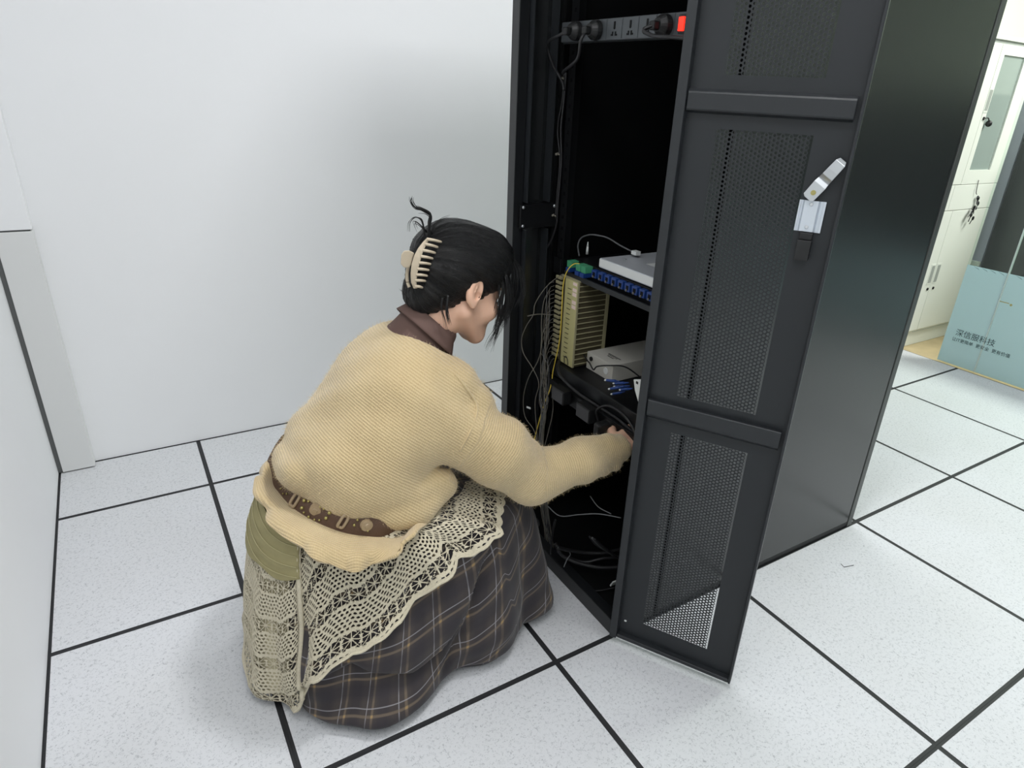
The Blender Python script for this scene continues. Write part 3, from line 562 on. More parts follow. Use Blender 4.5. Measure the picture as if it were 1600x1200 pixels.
b = MB(); b.tube([(3.27, CY0-0.004, 0.93), (3.275, CY0-0.008, 0.87), (3.285, CY0-0.01, 0.855)], 0.0018, 6); b.build('string', M['cable'], kb)
for k in range(9):
    a = random.uniform(0, 6.28); c = Vector((3.30+random.uniform(-0.035, 0.02), CY0-0.008-0.002*k, 0.835-0.012*k+random.uniform(-0.01, 0.01)))
    b = MB(); b.cyl(c, c+Vector((0, -0.003, 0)), 0.011, 0.011, 12); b.box(-0.003, 0.003, -0.002, 0, -0.036, -0.008, M=Matrix.Translation(c) @ Matrix.Rotation(a*0.3-0.6, 4, 'Y')); b.build('key', M['plast'] if k % 3 else M['chrome'], kb)
b = MB(); b.tube([(3.125, CY0-0.003, 1.232), (3.15, CY0-0.012, 1.238), (3.17, CY0-0.012, 1.225)], 0.003, 6); b.sphere((3.175, CY0-0.012, 1.212), 0.016, 10); one('cabinet_key', b, M['plast'], 'single key with dark round head in the glass door of the white cabinet', 'keys', smooth=True)
# dark glossy board and pale wall strip beyond
bp_ = thing('black_cabinet', 'long black glossy cabinet standing beyond the glass partition beside the white filing cabinet', 'cabinet', (3.9, -1.0, 0)); b = MB(); b.box(3.66, 4.3, -2.9, 0.935, 0.0, 1.36); b.build('body', M['blackpanel'], bp_, bevel=0.004)
b = MB(); b.box(3.648, 3.6595, -2.89, 0.91, 0.05, 1.33); b.build('door', M['blackpanel'], bp_, bevel=0.003)
b = MB(); b.box(3.66, 3.70, 0.942, 1.448, 0.0, 1.58); struct(b.build('wall_office_strip', M['lav']))
b = MB(); b.box(3.63, 3.6598, 0.942, 1.04, 0.42, 0.445); struct(b.build('trim_1', M['cab']))

# ================================================================== the person
PY = 0.30
SP = np.array([0.58, 0, 0.815]); SPR = np.array([0.815, 0, -0.58])      # along the spine, towards the chest
class Field:
    """signed distance grid, smooth unions, surface nets"""
    def __init__(s, lo, hi, h):
        s.h = h; s.lo = np.array(lo, float); s.n = (np.ceil((np.array(hi)-s.lo)/h)).astype(int)+1
        s.F = np.full(s.n, 0.3, np.float32)
    def _sub(s, lo, hi):
        a = np.clip(np.floor((np.array(lo)-s.lo)/s.h).astype(int), 0, s.n); b = np.clip(np.ceil((np.array(hi)-s.lo)/s.h).astype(int)+1, 0, s.n)
        ax = [s.lo[i]+s.h*np.arange(a[i], b[i]) for i in range(3)]
        X, Y, Z = np.meshgrid(*ax, indexing='ij', sparse=True); return tuple(slice(a[i], b[i]) for i in range(3)), X, Y, Z
    def _mix(s, sl, d, k, sub=False):
        F = s.F[sl]
        if F.size == 0: return
        if sub:
            d = -d; hh = np.clip(0.5+0.5*(F-d)/k, 0, 1) if k else 0; s.F[sl] = (d*(1-hh)+F*hh+k*hh*(1-hh)) if k else np.maximum(F, d)
        else:
            hh = np.clip(0.5+0.5*(F-d)/k, 0, 1); s.F[sl] = F*(1-hh)+d*hh-k*hh*(1-hh)
    def cone(s, a, b, ra, rb, k=0.01, sub=False, flat=None):
        a = np.array(a, float); b = np.array(b, float); m = max(ra, rb)+k+2.5*s.h
        sl, X, Y, Z = s._sub(np.minimum(a, b)-m, np.maximum(a, b)+m); d = b-a; L2 = max(d@d, 1e-9)
        px, py, pz = X-a[0], Y-a[1], Z-a[2]; t = np.clip((px*d[0]+py*d[1]+pz*d[2])/L2, 0, 1)
        D = np.sqrt((px-t*d[0])**2+(py-t*d[1])**2+(pz-t*d[2])**2)-(ra+(rb-ra)*t); s._mix(sl, D, k, sub)
    def ell(s, c, r, rot=None, k=0.01, sub=False):
        c = np.array(c, float); r = np.array(r, float); m = r.max()+k+2.5*s.h
        sl, X, Y, Z = s._sub(c-m, c+m); q = [X-c[0], Y-c[1], Z-c[2]]
        if rot is not None:
            Rm = np.array(rot); q = [sum(Rm[j, i]*q[j] for j in range(3)) for i in range(3)]   # columns of rot = local axes
        k0 = np.sqrt(sum((q[i]/r[i])**2 for i in range(3))); k1 = np.sqrt(sum((q[i]/r[i]**2)**2 for i in range(3)))+1e-6
        s._mix(sl, k0*(k0-1)/k1, k, sub)
    def path(s, pts, r, k=0.01, sub=False):
        pts = spline(pts, 4)
        N = len(pts)-1
        for i in range(N):
            f = (lambda t: r(t)) if callable(r) else (lambda t: r); s.cone(pts[i], pts[i+1], f(i/N), f((i+1)/N), k, sub)
    def warp(s, fn):
        X, Y, Z = np.meshgrid(*[s.lo[i]+s.h*np.arange(s.n[i]) for i in range(3)], indexing='ij', sparse=True); s.F += fn(X, Y, Z)
    def nets(s):
        F = s.F; ins = F < 0; A = ins[:-1, :-1, :-1].astype(np.int8)
        cnt = np.zeros(A.shape, np.int8); cr = [(i, j, k) for i in (0, 1) for j in (0, 1) for k in (0, 1)]
        sv = lambda c, a: a[c[0]:a.shape[0]-1+c[0], c[1]:a.shape[1]-1+c[1], c[2]:a.shape[2]-1+c[2]]
        for c in cr: cnt += sv(c, ins)
        act = (cnt > 0) & (cnt < 8); I = np.argwhere(act); idx = np.full(act.shape, -1, np.int32); idx[tuple(I.T)] = np.arange(len(I))
        V = {c: F[I[:, 0]+c[0], I[:, 1]+c[1], I[:, 2]+c[2]] for c in cr}; P = np.zeros((len(I), 3)); W = np.zeros(len(I))
        for c in cr:
            for ax in range(3):
                if c[ax] == 0:
                    e = list(c); e[ax] = 1; e = tuple(e); a, b = V[c], V[e]; m = (a < 0) != (b < 0); t = np.where(m, a/np.where(m, a-b, 1), 0)
                    q = np.tile(np.array(c, float), (len(I), 1)); q[:, ax] += t; P[m] += q[m]; W += m
        P = (P/W[:, None]+I)*s.h+s.lo; Q = []
        for ax in range(3):
            sl0 = [slice(None)]*3; sl1 = [slice(None)]*3; sl0[ax] = slice(0, -1); sl1[ax] = slice(1, None)
            a = ins[tuple(sl0)]; b = ins[tuple(sl1)]; E = np.argwhere(a != b); o = [i for i in range(3) if i != ax]
            ok = (E[:, o[0]] > 0) & (E[:, o[1]] > 0) & (E[:, o[0]] < s.n[o[0]]-1) & (E[:, o[1]] < s.n[o[1]]-1); E = E[ok]
            def g(d0, d1):
                q = E.copy(); q[:, o[0]] -= d0; q[:, o[1]] -= d1; return idx[q[:, 0], q[:, 1], q[:, 2]]
            quad = np.stack([g(0, 0), g(1, 0), g(1, 1), g(0, 1)], 1); flip = a[tuple(E.T)] != (ax == 1)
            quad[flip] = quad[flip][:, ::-1]; Q.append(quad)
        Q = np.concatenate(Q); Q = Q[(Q >= 0).all(1)]; return P, Q[:, ::-1]
def npmesh(name, P, Q, m, parent, uv=None, smooth=True, label=None, attr=None):
    me = bpy.data.meshes.new(name); P = np.asarray(P, np.float32); Q = np.asarray(Q, np.int32); k = Q.shape[1]
    me.vertices.add(len(P)); me.vertices.foreach_set('co', P.ravel()); me.loops.add(Q.size); me.loops.foreach_set('vertex_index', Q.ravel())
    me.polygons.add(len(Q)); me.polygons.foreach_set('loop_start', np.arange(0, Q.size, k, dtype=np.int32)); me.polygons.foreach_set('loop_total', np.full(len(Q), k, np.int32))
    me.polygons.foreach_set('use_smooth', np.full(len(Q), smooth)); me.materials.append(m)
    if uv is not None:
        l = me.uv_layers.new(name='UVMap'); l.data.foreach_set('uv', np.asarray(uv, np.float32)[Q.ravel()].ravel())
    me.update(); me.validate(); return link(name, me, parent, 0, label)
def relax(P, Q, it=2, a=0.5):
    e = np.concatenate([Q[:, [0, 1]], Q[:, [1, 2]], Q[:, [2, 3]], Q[:, [3, 0]]])
    for _ in range(it):
        S = np.zeros_like(P); c = np.zeros(len(P))
        np.add.at(S, e[:, 0], P[e[:, 1]]); np.add.at(S, e[:, 1], P[e[:, 0]]); np.add.at(c, e[:, 0], 1); np.add.at(c, e[:, 1], 1)
        P = P*(1-a)+a*S/c[:, None]
    return P
def nodes(m): return m.node_tree, m.node_tree.nodes['Principled BSDF'], m.node_tree.nodes.new, m.node_tree.links.new
def mth(nt, op, a, b=None, c=None):
    n = nt.nodes.new('ShaderNodeMath'); n.operation = op
    for i, v in enumerate((a, b, c)):
        if v is None: continue
        if isinstance(v, (int, float)): n.inputs[i].default_value = v
        else: nt.links.new(v, n.inputs[i])
    return n.outputs[0]
def knit_mat(name, c1, c2, pu=0.0042, pv=0.0054, strength=0.5):
    m = mat(name, c1, 0.9, spec=0.15, sheen=0.35); nt, b, N, L = nodes(m); b.inputs['Sheen Roughness'].default_value = 0.6
    uv = N('ShaderNodeUVMap'); sp = N('ShaderNodeSeparateXYZ'); L(uv.outputs[0], sp.inputs[0])
    tc = N('ShaderNodeTexCoord'); nz = N('ShaderNodeTexNoise'); nz.inputs['Scale'].default_value = 60; nz.inputs['Detail'].default_value = 3; L(tc.outputs['Object'], nz.inputs['Vector'])
    wob = mth(nt, 'MULTIPLY', mth(nt, 'SUBTRACT', nz.outputs['Fac'], 0.5), 2.2)
    v = mth(nt, 'ADD', mth(nt, 'MULTIPLY', sp.outputs['Y'], 2*math.pi/pv), wob)
    u = mth(nt, 'MULTIPLY', sp.outputs['X'], 2*math.pi/pu)
    sv = mth(nt, 'MULTIPLY', mth(nt, 'ADD', mth(nt, 'SINE', v), 1.0), 0.5)
    su = mth(nt, 'MULTIPLY', mth(nt, 'ADD', mth(nt, 'SINE', mth(nt, 'ADD', u, mth(nt, 'MULTIPLY', sv, 1.2))), 1.0), 0.5)
    h = mth(nt, 'ADD', mth(nt, 'MULTIPLY', sv, 0.75), mth(nt, 'MULTIPLY', su, 0.25))
    n2 = N('ShaderNodeTexNoise'); n2.inputs['Scale'].default_value = 450; n2.inputs['Detail'].default_value = 4; L(tc.outputs['Object'], n2.inputs['Vector'])
    h2 = mth(nt, 'ADD', h, mth(nt, 'MULTIPLY', n2.outputs['Fac'], 0.8))
    bp = N('ShaderNodeBump'); bp.inputs['Strength'].default_value = strength; bp.inputs['Distance'].default_value = 0.0022; L(h2, bp.inputs['Height']); L(bp.outputs[0], b.inputs['Normal'])
    mx = N('ShaderNodeMix'); mx.data_type = 'RGBA'; mx.inputs['A'].default_value = c2; mx.inputs['B'].default_value = c1
    n3 = N('ShaderNodeTexNoise'); n3.inputs['Scale'].default_value = 9; n3.inputs['Detail'].default_value = 5; L(tc.outputs['Object'], n3.inputs['Vector'])
    f = mth(nt, 'ADD', mth(nt, 'MULTIPLY', h2, 0.42), mth(nt, 'MULTIPLY', mth(nt, 'SUBTRACT', n3.outputs['Fac'], 0.35), 0.6)); L(f, mx.inputs['Factor']); L(mx.outputs['Result'], b.inputs['Base Color']); return m
M['sweater'] = knit_mat('tan mohair knit', srgb(220, 198, 155), srgb(164, 142, 102))
M['fuzz'] = mat('mohair fibre', srgb(226, 206, 164), 0.8, spec=0.2)
M['lace'] = mat('cream crochet yarn', srgb(208, 199, 176), 0.85, spec=0.15, noise=0.07, nscale=300, bump=0.8, bscale=700)
M['olive'] = mat('olive striped cotton', srgb(150, 142, 104), 0.8, spec=0.2, noise=0.05, nscale=30)
M['under'] = mat('pale olive underskirt', srgb(168, 160, 132), 0.85, spec=0.15)
M['shirt'] = mat('brown shirt cotton', srgb(98, 78, 72), 0.8, spec=0.2, bump=0.2, bscale=900)
M['leather'] = mat('brown leather', srgb(84, 62, 48), 0.55, spec=0.4, bump=0.3, bscale=300)
M['tanleather'] = mat('tan ring', srgb(160, 140, 112), 0.5)
M['skin'] = mat('skin', srgb(226, 182, 156), 0.45, spec=0.4, noise=0.02, nscale=30)
M['skin'].node_tree.nodes['Principled BSDF'].inputs['Subsurface Weight'].default_value = 0.12
M['skin'].node_tree.nodes['Principled BSDF'].inputs['Subsurface Radius'].default_value = (0.012, 0.005, 0.003)
M['clip'] = mat('beige clip plastic', srgb(186, 172, 150), 0.4)
def hair_mat():
    m = mat('black hair', srgb(6, 6, 7), 0.3, spec=0.42); nt, b, N, L = nodes(m)
    uv = N('ShaderNodeUVMap'); mp = N('ShaderNodeMapping'); mp.inputs['Scale'].default_value = (26, 3.0, 1); L(uv.outputs[0], mp.inputs['Vector'])
    n = N('ShaderNodeTexNoise'); n.inputs['Scale'].default_value = 4; n.inputs['Detail'].default_value = 6; n.inputs['Roughness'].default_value = 0.7; L(mp.outputs[0], n.inputs['Vector'])
    bp = N('ShaderNodeBump'); bp.inputs['Strength'].default_value = 0.9; bp.inputs['Distance'].default_value = 0.004; L(n.outputs['Fac'], bp.inputs['Height']); L(bp.outputs[0], b.inputs['Normal'])
    r = N('ShaderNodeMapRange'); r.inputs['To Min'].default_value = 0.2; r.inputs['To Max'].default_value = 0.36; L(n.outputs['Fac'], r.inputs['Value']); L(r.outputs[0], b.inputs['Roughness']); return m
M['hair'] = hair_mat(); M['strand'] = mat('hair strand', srgb(10, 9, 10), 0.38)
def plaid_mat():
    m = mat('dark plaid cotton', srgb(66, 61, 61), 0.8, spec=0.2); nt, b, N, L = nodes(m); b.inputs['Sheen Weight'].default_value = 0.15
    uv = N('ShaderNodeUVMap'); sp = N('ShaderNodeSeparateXYZ'); L(uv.outputs[0], sp.inputs[0])
    def band(co, per, c, wd):
        f = mth(nt, 'FRACT', mth(nt, 'ADD', mth(nt, 'DIVIDE', co, per), 10.0)); d = mth(nt, 'ABSOLUTE', mth(nt, 'SUBTRACT', f, c))
        r = N('ShaderNodeMapRange'); r.inputs['From Min'].default_value = wd/2/per*0.6; r.inputs['From Max'].default_value = wd/2/per*1.4; r.inputs['To Min'].default_value = 1; r.inputs['To Max'].default_value = 0; L(d, r.inputs['Value']); return r.outputs[0]
    tc = N('ShaderNodeTexCoord'); nz = N('ShaderNodeTexNoise'); nz.inputs['Scale'].default_value = 12; L(tc.outputs['Object'], nz.inputs['Vector'])
    c0 = N('ShaderNodeMix'); c0.data_type = 'RGBA'; c0.inputs['A'].default_value = srgb(58, 53, 52); c0.inputs['B'].default_value = srgb(76, 69, 66); L(nz.outputs['Fac'], c0.inputs['Factor']); cur = c0.outputs['Result']
    def lay(cur, mask, colr, k):
        x = N('ShaderNodeMix'); x.data_type = 'RGBA'; L(mth(nt, 'MULTIPLY', mask, k), x.inputs['Factor']); L(cur, x.inputs['A']); x.inputs['B'].default_value = colr; return x.outputs['Result']
    P = 0.075
    for co in (sp.outputs['X'], sp.outputs['Y']):
        cur = lay(cur, band(co, P, 0.62, 0.030), srgb(46, 44, 50), 0.5)
        cur = lay(cur, band(co, P, 0.28, 0.0055), srgb(118, 104, 88), 0.6)
        cur = lay(cur, band(co, P, 0.08, 0.0022), srgb(150, 148, 152), 0.65)
    x = mth(nt, 'MULTIPLY', band(sp.outputs['X'], P, 0.28, 0.0055), band(sp.outputs['Y'], P, 0.28, 0.0055)); cur = lay(cur, x, srgb(170, 140, 90), 0.6)
    L(cur, b.inputs['Base Color'])
    w_ = N('ShaderNodeTexNoise'); w_.inputs['Scale'].default_value = 800; L(tc.outputs['Object'], w_.inputs['Vector']); bp = N('ShaderNodeBump'); bp.inputs['Strength'].default_value = 0.25; bp.inputs['Distance'].default_value = 0.001; L(w_.outputs['Fac'], bp.inputs['Height']); L(bp.outputs[0], b.inputs['Normal']); return m
M['plaid'] = plaid_mat()

person = thing('person', 'crouching person in tan knitted sweater, lace overskirt and plaid skirt, reaching into the rack', 'person', (-0.3, 0.3, 0))

# --- head frame: x forward, y left, z up, origin between the ears
EAR = np.array([-0.119, PY, 0.872]); HP = R(18); HYW = R(5)
hx = np.array([math.cos(HP)*math.cos(HYW), math.cos(HP)*math.sin(HYW), -math.sin(HP)]); hy = np.array([-math.sin(HYW), math.cos(HYW), 0]); hz = np.cross(hx, hy)
HR = np.stack([hx, hy, hz], 1)
def H(x, y, z): return EAR+HR @ np.array([x, y, z], float)
S_ = np.array(at(722, 662, 'y', 0.165)); E_ = np.array(at(830, 746, 'y', 0.125)); W_ = np.array(at(957, 702, 'y', 0.115))
S2 = np.array([-0.17, 0.45, 0.665]); E2 = np.array([-0.13, 0.52, 0.47]); W2 = np.array([-0.03, 0.44, 0.46])
NECK = np.array([-0.200, PY, 0.768]); PEL = np.array([-0.45, PY, 0.36])
# --- body: one skin surface
B = Field((-0.62, 0.0, -0.01), (0.36, 0.64, 1.02), 0.0035)
B.ell(H(-0.008, 0, 0.045), (0.092, 0.073, 0.080), HR, 0.01); B.ell(H(0.038, 0, -0.022), (0.058, 0.058, 0.078), HR, 0.025)
B.cone(H(0.074, -0.008, -0.096), H(0.074, 0.008, -0.096), 0.018, 0.018, 0.02); B.ell(H(0.072, 0, -0.066), (0.026, 0.030, 0.030), HR, 0.014)
for s in (-1, 1):
    B.cone(H(0.002, s*0.054, -0.045), H(0.070, s*0.018, -0.097), 0.017, 0.015, 0.022); B.ell(H(0.064, s*0.038, -0.034), (0.028, 0.024, 0.026), HR, 0.015)
    B.cone(H(0.086, s*0.014, 0.022), H(0.078, s*0.045, 0.020), 0.009, 0.007, 0.01); B.ell(H(0.078, s*0.032, 0.0), (0.012, 0.014, 0.010), HR, 0.004)
    # ear: shell with a hollow
    tl = np.stack([hx*math.cos(0.25)+hz*math.sin(0.25)*0, hy, hz], 1)
    B.ell(H(-0.004, s*0.076, 0.004), (0.019, 0.0100, 0.031), HR, 0.004); B.ell(H(-0.001, s*0.086, 0.007), (0.0115, 0.0095, 0.020), HR, 0.002, sub=True); B.cone(H(0.006, s*0.078, 0.0), H(0.004, s*0.078, -0.012), 0.005, 0.004, 0.002, sub=True); B.ell(H(0.002, s*0.076, -0.022), (0.009, 0.0065, 0.010), HR, 0.005)
    B.cone(H(-0.004, s*0.081, 0.017), H(-0.007, s*0.080, -0.006), 0.0028, 0.0025, 0.003)
B.cone(H(0.094, 0, 0.008), H(0.112, 0, -0.034), 0.007, 0.0095, 0.01); B.cone(H(0.10, -0.010, -0.037), H(0.10, 0.010, -0.037), 0.007, 0.007, 0.006)
B.ell(H(0.093, 0, -0.062), (0.008, 0.020, 0.0055), HR, 0.004); B.ell(H(0.091, 0, -0.073), (0.009, 0.018, 0.006), HR, 0.004); B.cone(H(0.103, -0.018, -0.0675), H(0.103, 0.018, -0.0675), 0.0018, 0.0018, 0.002, sub=True)
B.cone(H(-0.012, 0, -0.03), NECK, 0.050, 0.056, 0.02)
B.ell(NECK*0.72+PEL*0.28, (0.085, 0.14, 0.10), None, 0.05); B.cone(NECK*0.7+PEL*0.3, PEL, 0.10, 0.115, 0.05); B.cone(PEL+(0, -0.07, 0), PEL+(0, 0.07, 0), 0.10, 0.10, 0.05)
def arm(S, E, W):
    B.cone(NECK*0.6+S*0.4-SP*0.02, S, 0.035, 0.040, 0.03); B.cone(S, E, 0.043, 0.034, 0.02); B.cone(E, W, 0.034, 0.024, 0.015)
arm(S_, E_, W_); arm(S2, E2, W2)
for s in (-1, 1):
    hip = PEL+np.array((0, s*0.075, -0.01)); kn = np.array([-0.075, PY+s*0.095, 0.33]); an = np.array([-0.33, PY+s*0.085, 0.085]); toe = np.array([-0.17, PY+s*0.095, 0.022])
    B.cone(hip, kn, 0.075, 0.05, 0.03); B.cone(kn, an, 0.05, 0.03, 0.02); B.cone(an, an+(-0.03, 0, -0.045), 0.03, 0.026, 0.02); B.cone(an+(-0.02, 0, -0.05), toe, 0.026, 0.02, 0.02)
def hand(W, d, nrm, side, curl, k=0.004):
    """palm and five fingers; d = finger direction, nrm = back of hand, side = thumb side"""
    d = np.array(d, float); d /= np.linalg.norm(d); nrm = np.array(nrm, float); nrm -= d*(nrm@d); nrm /= np.linalg.norm(nrm); sd = np.cross(nrm, d)*side
    B.cone(W, W+d*0.03, 0.022, 0.022, 0.012)
    for q in (-0.024, -0.008, 0.008, 0.024): B.cone(W+d*0.025+sd*q*0.6, W+d*0.082+sd*q, 0.013, 0.0105, 0.008)
    for q, L, c in ((0.026, 0.070, 0), (0.009, 0.078, 1), (-0.009, 0.073, 2), (-0.026, 0.058, 3)):
        p = W+d*0.080+sd*q; a = curl[c]; v = d.copy()
        for j, f in enumerate((0.45, 0.31, 0.24)):
            ang = a*(0.6+0.5*j); v = v*math.cos(ang)-nrm*math.sin(ang); nrm_ = nrm*math.cos(ang)+d*0; v /= np.linalg.norm(v)
            q2 = p+v*L*f; B.cone(p, q2, 0.0088-0.001*j, 0.0080-0.001*j, 0.0022); p = q2
    p = W+d*0.028+sd*0.020; v = d*0.6+sd*0.8-nrm*0.25; v /= np.linalg.norm(v)
    B.cone(p, p+v*0.036, 0.013, 0.0105, 0.008); p = p+v*0.036; v = d*0.85+sd*0.3-nrm*0.3; v /= np.linalg.norm(v); B.cone(p, p+v*0.030, 0.0098, 0.0088, 0.003); B.cone(p+v*0.030, p+v*0.052, 0.0088, 0.007, 0.003)
hand(W_, (0.93, 0.16, 0.16), (-0.1, -0.3, 0.95), 1, (0.22, 0.45, 0.6, 0.7))
hand(W2, (0.55, -0.75, -0.25), (0.2, 0.1, 0.95), -1, (0.4, 0.45, 0.5, 0.5))
P, Q = B.nets(); P = relax(P, Q, 1, 0.4); npmesh('body', P, Q, M['skin'], person)
# eyes and brows, lips
b = MB()
for s in (-1, 1): b.tube([H(0.087, s*0.018, 0.000), H(0.091, s*0.030, -0.004), H(0.084, s*0.044, 0.000)], 0.0012, 6)
b.build('eyelashes', M['strand'], person, smooth=True)
b = MB()
for s in (-1, 1): b.tube([H(0.093, s*0.014, 0.022), H(0.090, s*0.030, 0.029), H(0.078, s*0.048, 0.024)], lambda t: 0.0022*(1-0.5*t), 6)
b.build('eyebrows', M['strand'], person, smooth=True)
b = MB(); b.tube([H(0.092, -0.019, -0.0675), H(0.1005, -0.007, -0.064), H(0.1005, 0.007, -0.064), H(0.092, 0.019, -0.0675)], lambda t: 0.0015+0.0022*math.sin(math.pi*t), 8); b.tube([H(0.092, -0.018, -0.069), H(0.0995, 0, -0.0725), H(0.092, 0.018, -0.069)], lambda t: 0.0015+0.003*math.sin(math.pi*t), 8); b.build('lips', mat('lips', srgb(180, 108, 98), 0.4), person, smooth=True)

# --- hair
hf = Field(EAR-0.19, EAR+0.19, 0.003)
hf.ell(H(-0.008, 0, 0.046), (0.104, 0.087, 0.088), HR, 0.02); hf.ell(H(-0.040, 0, 0.062), (0.062, 0.062, 0.056), HR, 0.03); hf.ell(H(0.052, 0, 0.070), (0.057, 0.068, 0.058), HR, 0.03)
hf.ell(H(-0.082, -0.004, 0.008), (0.032, 0.044, 0.066), HR, 0.03); hf.ell(H(-0.072, 0, -0.042), (0.030, 0.042, 0.028), HR, 0.03); hf.ell(H(-0.050, 0, -0.020), (0.050, 0.058, 0.040), HR, 0.03)
hf.ell(H(0.085, 0, -0.066), (0.072, 0.13, 0.082), HR, 0.012, sub=True); hf.ell(H(0.025, 0, -0.085), (0.055, 0.13, 0.070), HR, 0.012, sub=True)
for s in (-1, 1): hf.ell(H(0.004, s*0.092, -0.010), (0.026, 0.030, 0.036), HR, 0.008, sub=True)
clipw = H(-0.10, 0, 0.03)
def groove(X, Y, Z):
    x = (X-EAR[0]); y = Y-EAR[1]; z = Z-EAR[2]; lx = x*hx[0]+y*hx[1]+z*hx[2]; ly = x*hy[0]+y*hy[1]+z*hy[2]; lz = x*hz[0]+y*hz[1]+z*hz[2]
    a = np.arctan2(ly, lz-0.02+0.25*(lx+0.1)); return (0.0011*np.sin(a*31+lx*30)+0.0008*np.sin(a*67+2-lx*22)+0.0012*np.sin(a*9+lx*14)).astype(np.float32)
hf.warp(groove)
P, Q = hf.nets(); P = relax(P, Q, 1, 0.3)
L_ = (P-EAR) @ HR; ang = np.arctan2(L_[:, 1], L_[:, 2]-0.02+0.25*(L_[:, 0]+0.1)); uv = np.stack([ang, L_[:, 0]*6], 1)
hair = npmesh('hair', P, Q, M['hair'], person, uv)
def strands(name, base, count, spread, r, taper=True):
    b = MB()
    for k in range(count):
        o = np.array([random.gauss(0, 1), random.gauss(0, 1), random.gauss(0, 1)])*spread; N = len(base)
        pts = [np.array(p)+o*(0.35+0.9*i/(N-1))+np.array([random.gauss(0, 1) for _ in range(3)])*spread*0.2 for i, p in enumerate(base)]
        b.tube(pts, (lambda t: r*(1.05-t)**0.7) if taper else r, 5)
    return b.build(name, M['strand'], hair, smooth=True)
def A(px, py, y): return at(px, py, 'y', y)
# flicks above the clip
strands('hair_wisp', [A(672, 372, .27), A(670, 350, .27), A(672, 336, .27), A(662, 328, .27), A(650, 325, .27), A(643, 316, .27), A(643, 309, .27)], 9, 0.0018, 0.0013)
strands('hair_wisp', [A(668, 372, .26), A(672, 352, .26), A(674, 338, .26), A(665, 330, .26), A(655, 326, .26)], 10, 0.0028, 0.0014)
strands('hair_wisp', [A(664, 368, .27), A(661, 350, .27), A(657, 342, .27), A(648, 340, .27), A(640, 348, .27), A(639, 362, .27)], 5, 0.0013, 0.0009)
strands('hair_wisp', [A(675, 365, .27), A(680, 352, .27), A(690, 345, .27), A(703, 341, .27)], 7, 0.002, 0.0009)
strands('hair_wisp', [A(668, 364, .27), A(655, 352, .27), A(647, 348, .27), A(650, 360, .27)], 4, 0.002, 0.0009)
# front locks falling beside the face
for (pts, c, sp, r) in (([(792, 392), (806, 420), (806, 450), (796, 480), (788, 505)], 26, 0.0035, 0.0011), ([(785, 420), (796, 440), (792, 470), (780, 495), (773, 518)], 18, 0.003, 0.001),
                        ([(788, 440), (792, 470), (784, 500), (776, 525), (770, 540)], 12, 0.0028, 0.0009), ([(795, 430), (800, 470), (786, 500), (768, 530), (762, 545)], 9, 0.0035, 0.0008),
                        ([(775, 440), (784, 455), (774, 478), (762, 490)], 8, 0.002, 0.0007), ([(800, 400), (814, 425), (817, 455), (808, 480)], 14, 0.003, 0.0009)):
    strands('hair_lock', [A(px, py, 0.262+0.012*i/len(pts)) for i, (px, py) in enumerate(pts)], c, sp, r)
for (pts, c, sp, r) in (([(783, 432), (786, 452), (783, 475), (779, 500), (774, 522)], 22, 0.0032, 0.0010), ([(778, 436), (780, 456), (776, 476), (772, 492)], 10, 0.0025, 0.0007), ([(790, 430), (794, 455), (790, 485), (783, 512)], 18, 0.0032, 0.0010)):
    strands('hair_lock', [A(px, py, 0.236+0.006*i/len(pts)) for i, (px, py) in enumerate(pts)], c, sp, r)
strands('hair_lock', [A(700, 462, .225), A(698, 478, .222), A(699, 492, .222), A(702, 506, .222)], 14, 0.0016, 0.0009)
strands('hair_lock', [A(692, 466, .225), A(690, 480, .222), A(694, 496, .222), A(698, 514, .222)], 5, 0.0014, 0.0008)
strands('hair_wisp', [A(640, 470, .27), A(632, 458, .27), A(625, 452, .27)], 3, 0.002, 0.0006); strands('hair_wisp', [A(642, 440, .27), A(634, 440, .27), A(629, 436, .27)], 3, 0.002, 0.0006)
# claw clip
cl = MB(); yc = 0.243
def C2(zx, zy, y): return at(560+zx/4, 280+zy/4, 'y', y)
outer = [(432, 364), (405, 390), (372, 432), (348, 478), (332, 530), (326, 590), (329, 645), (345, 684)]
inner = [(446, 372), (424, 410), (404, 452), (390, 500), (378, 545), (368, 592), (362, 640), (368, 682)]
vs = []
for (ox, oy), (ix, iy) in zip(outer, inner): vs += [C2(ox, oy, yc+0.010), C2(ox, oy, yc+0.013), C2(ix, iy, yc+0.001), C2(ix, iy, yc+0.004)]
m = len(outer); fs = []
for k in range(m-1): o = 4*k; fs += [(o, o+4, o+6, o+2), (o+1, o+3, o+7, o+5), (o, o+1, o+5, o+4), (o+2, o+6, o+7, o+3)]
fs += [(0, 2, 3, 1), (4*m-4, 4*m-3, 4*m-1, 4*m-2)]; cl.add(vs, fs)
clip = cl.build('hair_claw', M['clip'], person, smooth=False, bevel=0.0008, label='beige claw clip')
teeth = [((435, 374), (512, 391)), ((424, 405), (492, 424)), ((410, 444), (476, 460)), ((396, 482), (460, 495)), ((386, 522), (447, 530)), ((376, 560), (436, 568)), ((368, 596), (425, 603)), ((362, 632), (414, 636)), ((362, 668), (396, 676))]
for (a, c) in teeth:
    b = MB(); b.tube([C2(a[0]-8, a[1], yc+0.003), C2((a[0]+c[0])/2, (a[1]+c[1])/2-1, yc-0.002), C2(c[0], c[1], yc+0.002), C2(c[0]+3, c[1]+2, yc+0.01)], lambda t: 0.0031*(1-0.35*t), 8); b.build('tooth', M['clip'], clip, smooth=True)
b = MB(); pz = [(268, 470), (285, 447), (318, 445), (350, 462), (338, 500), (330, 535), (318, 553), (285, 552), (264, 530)]
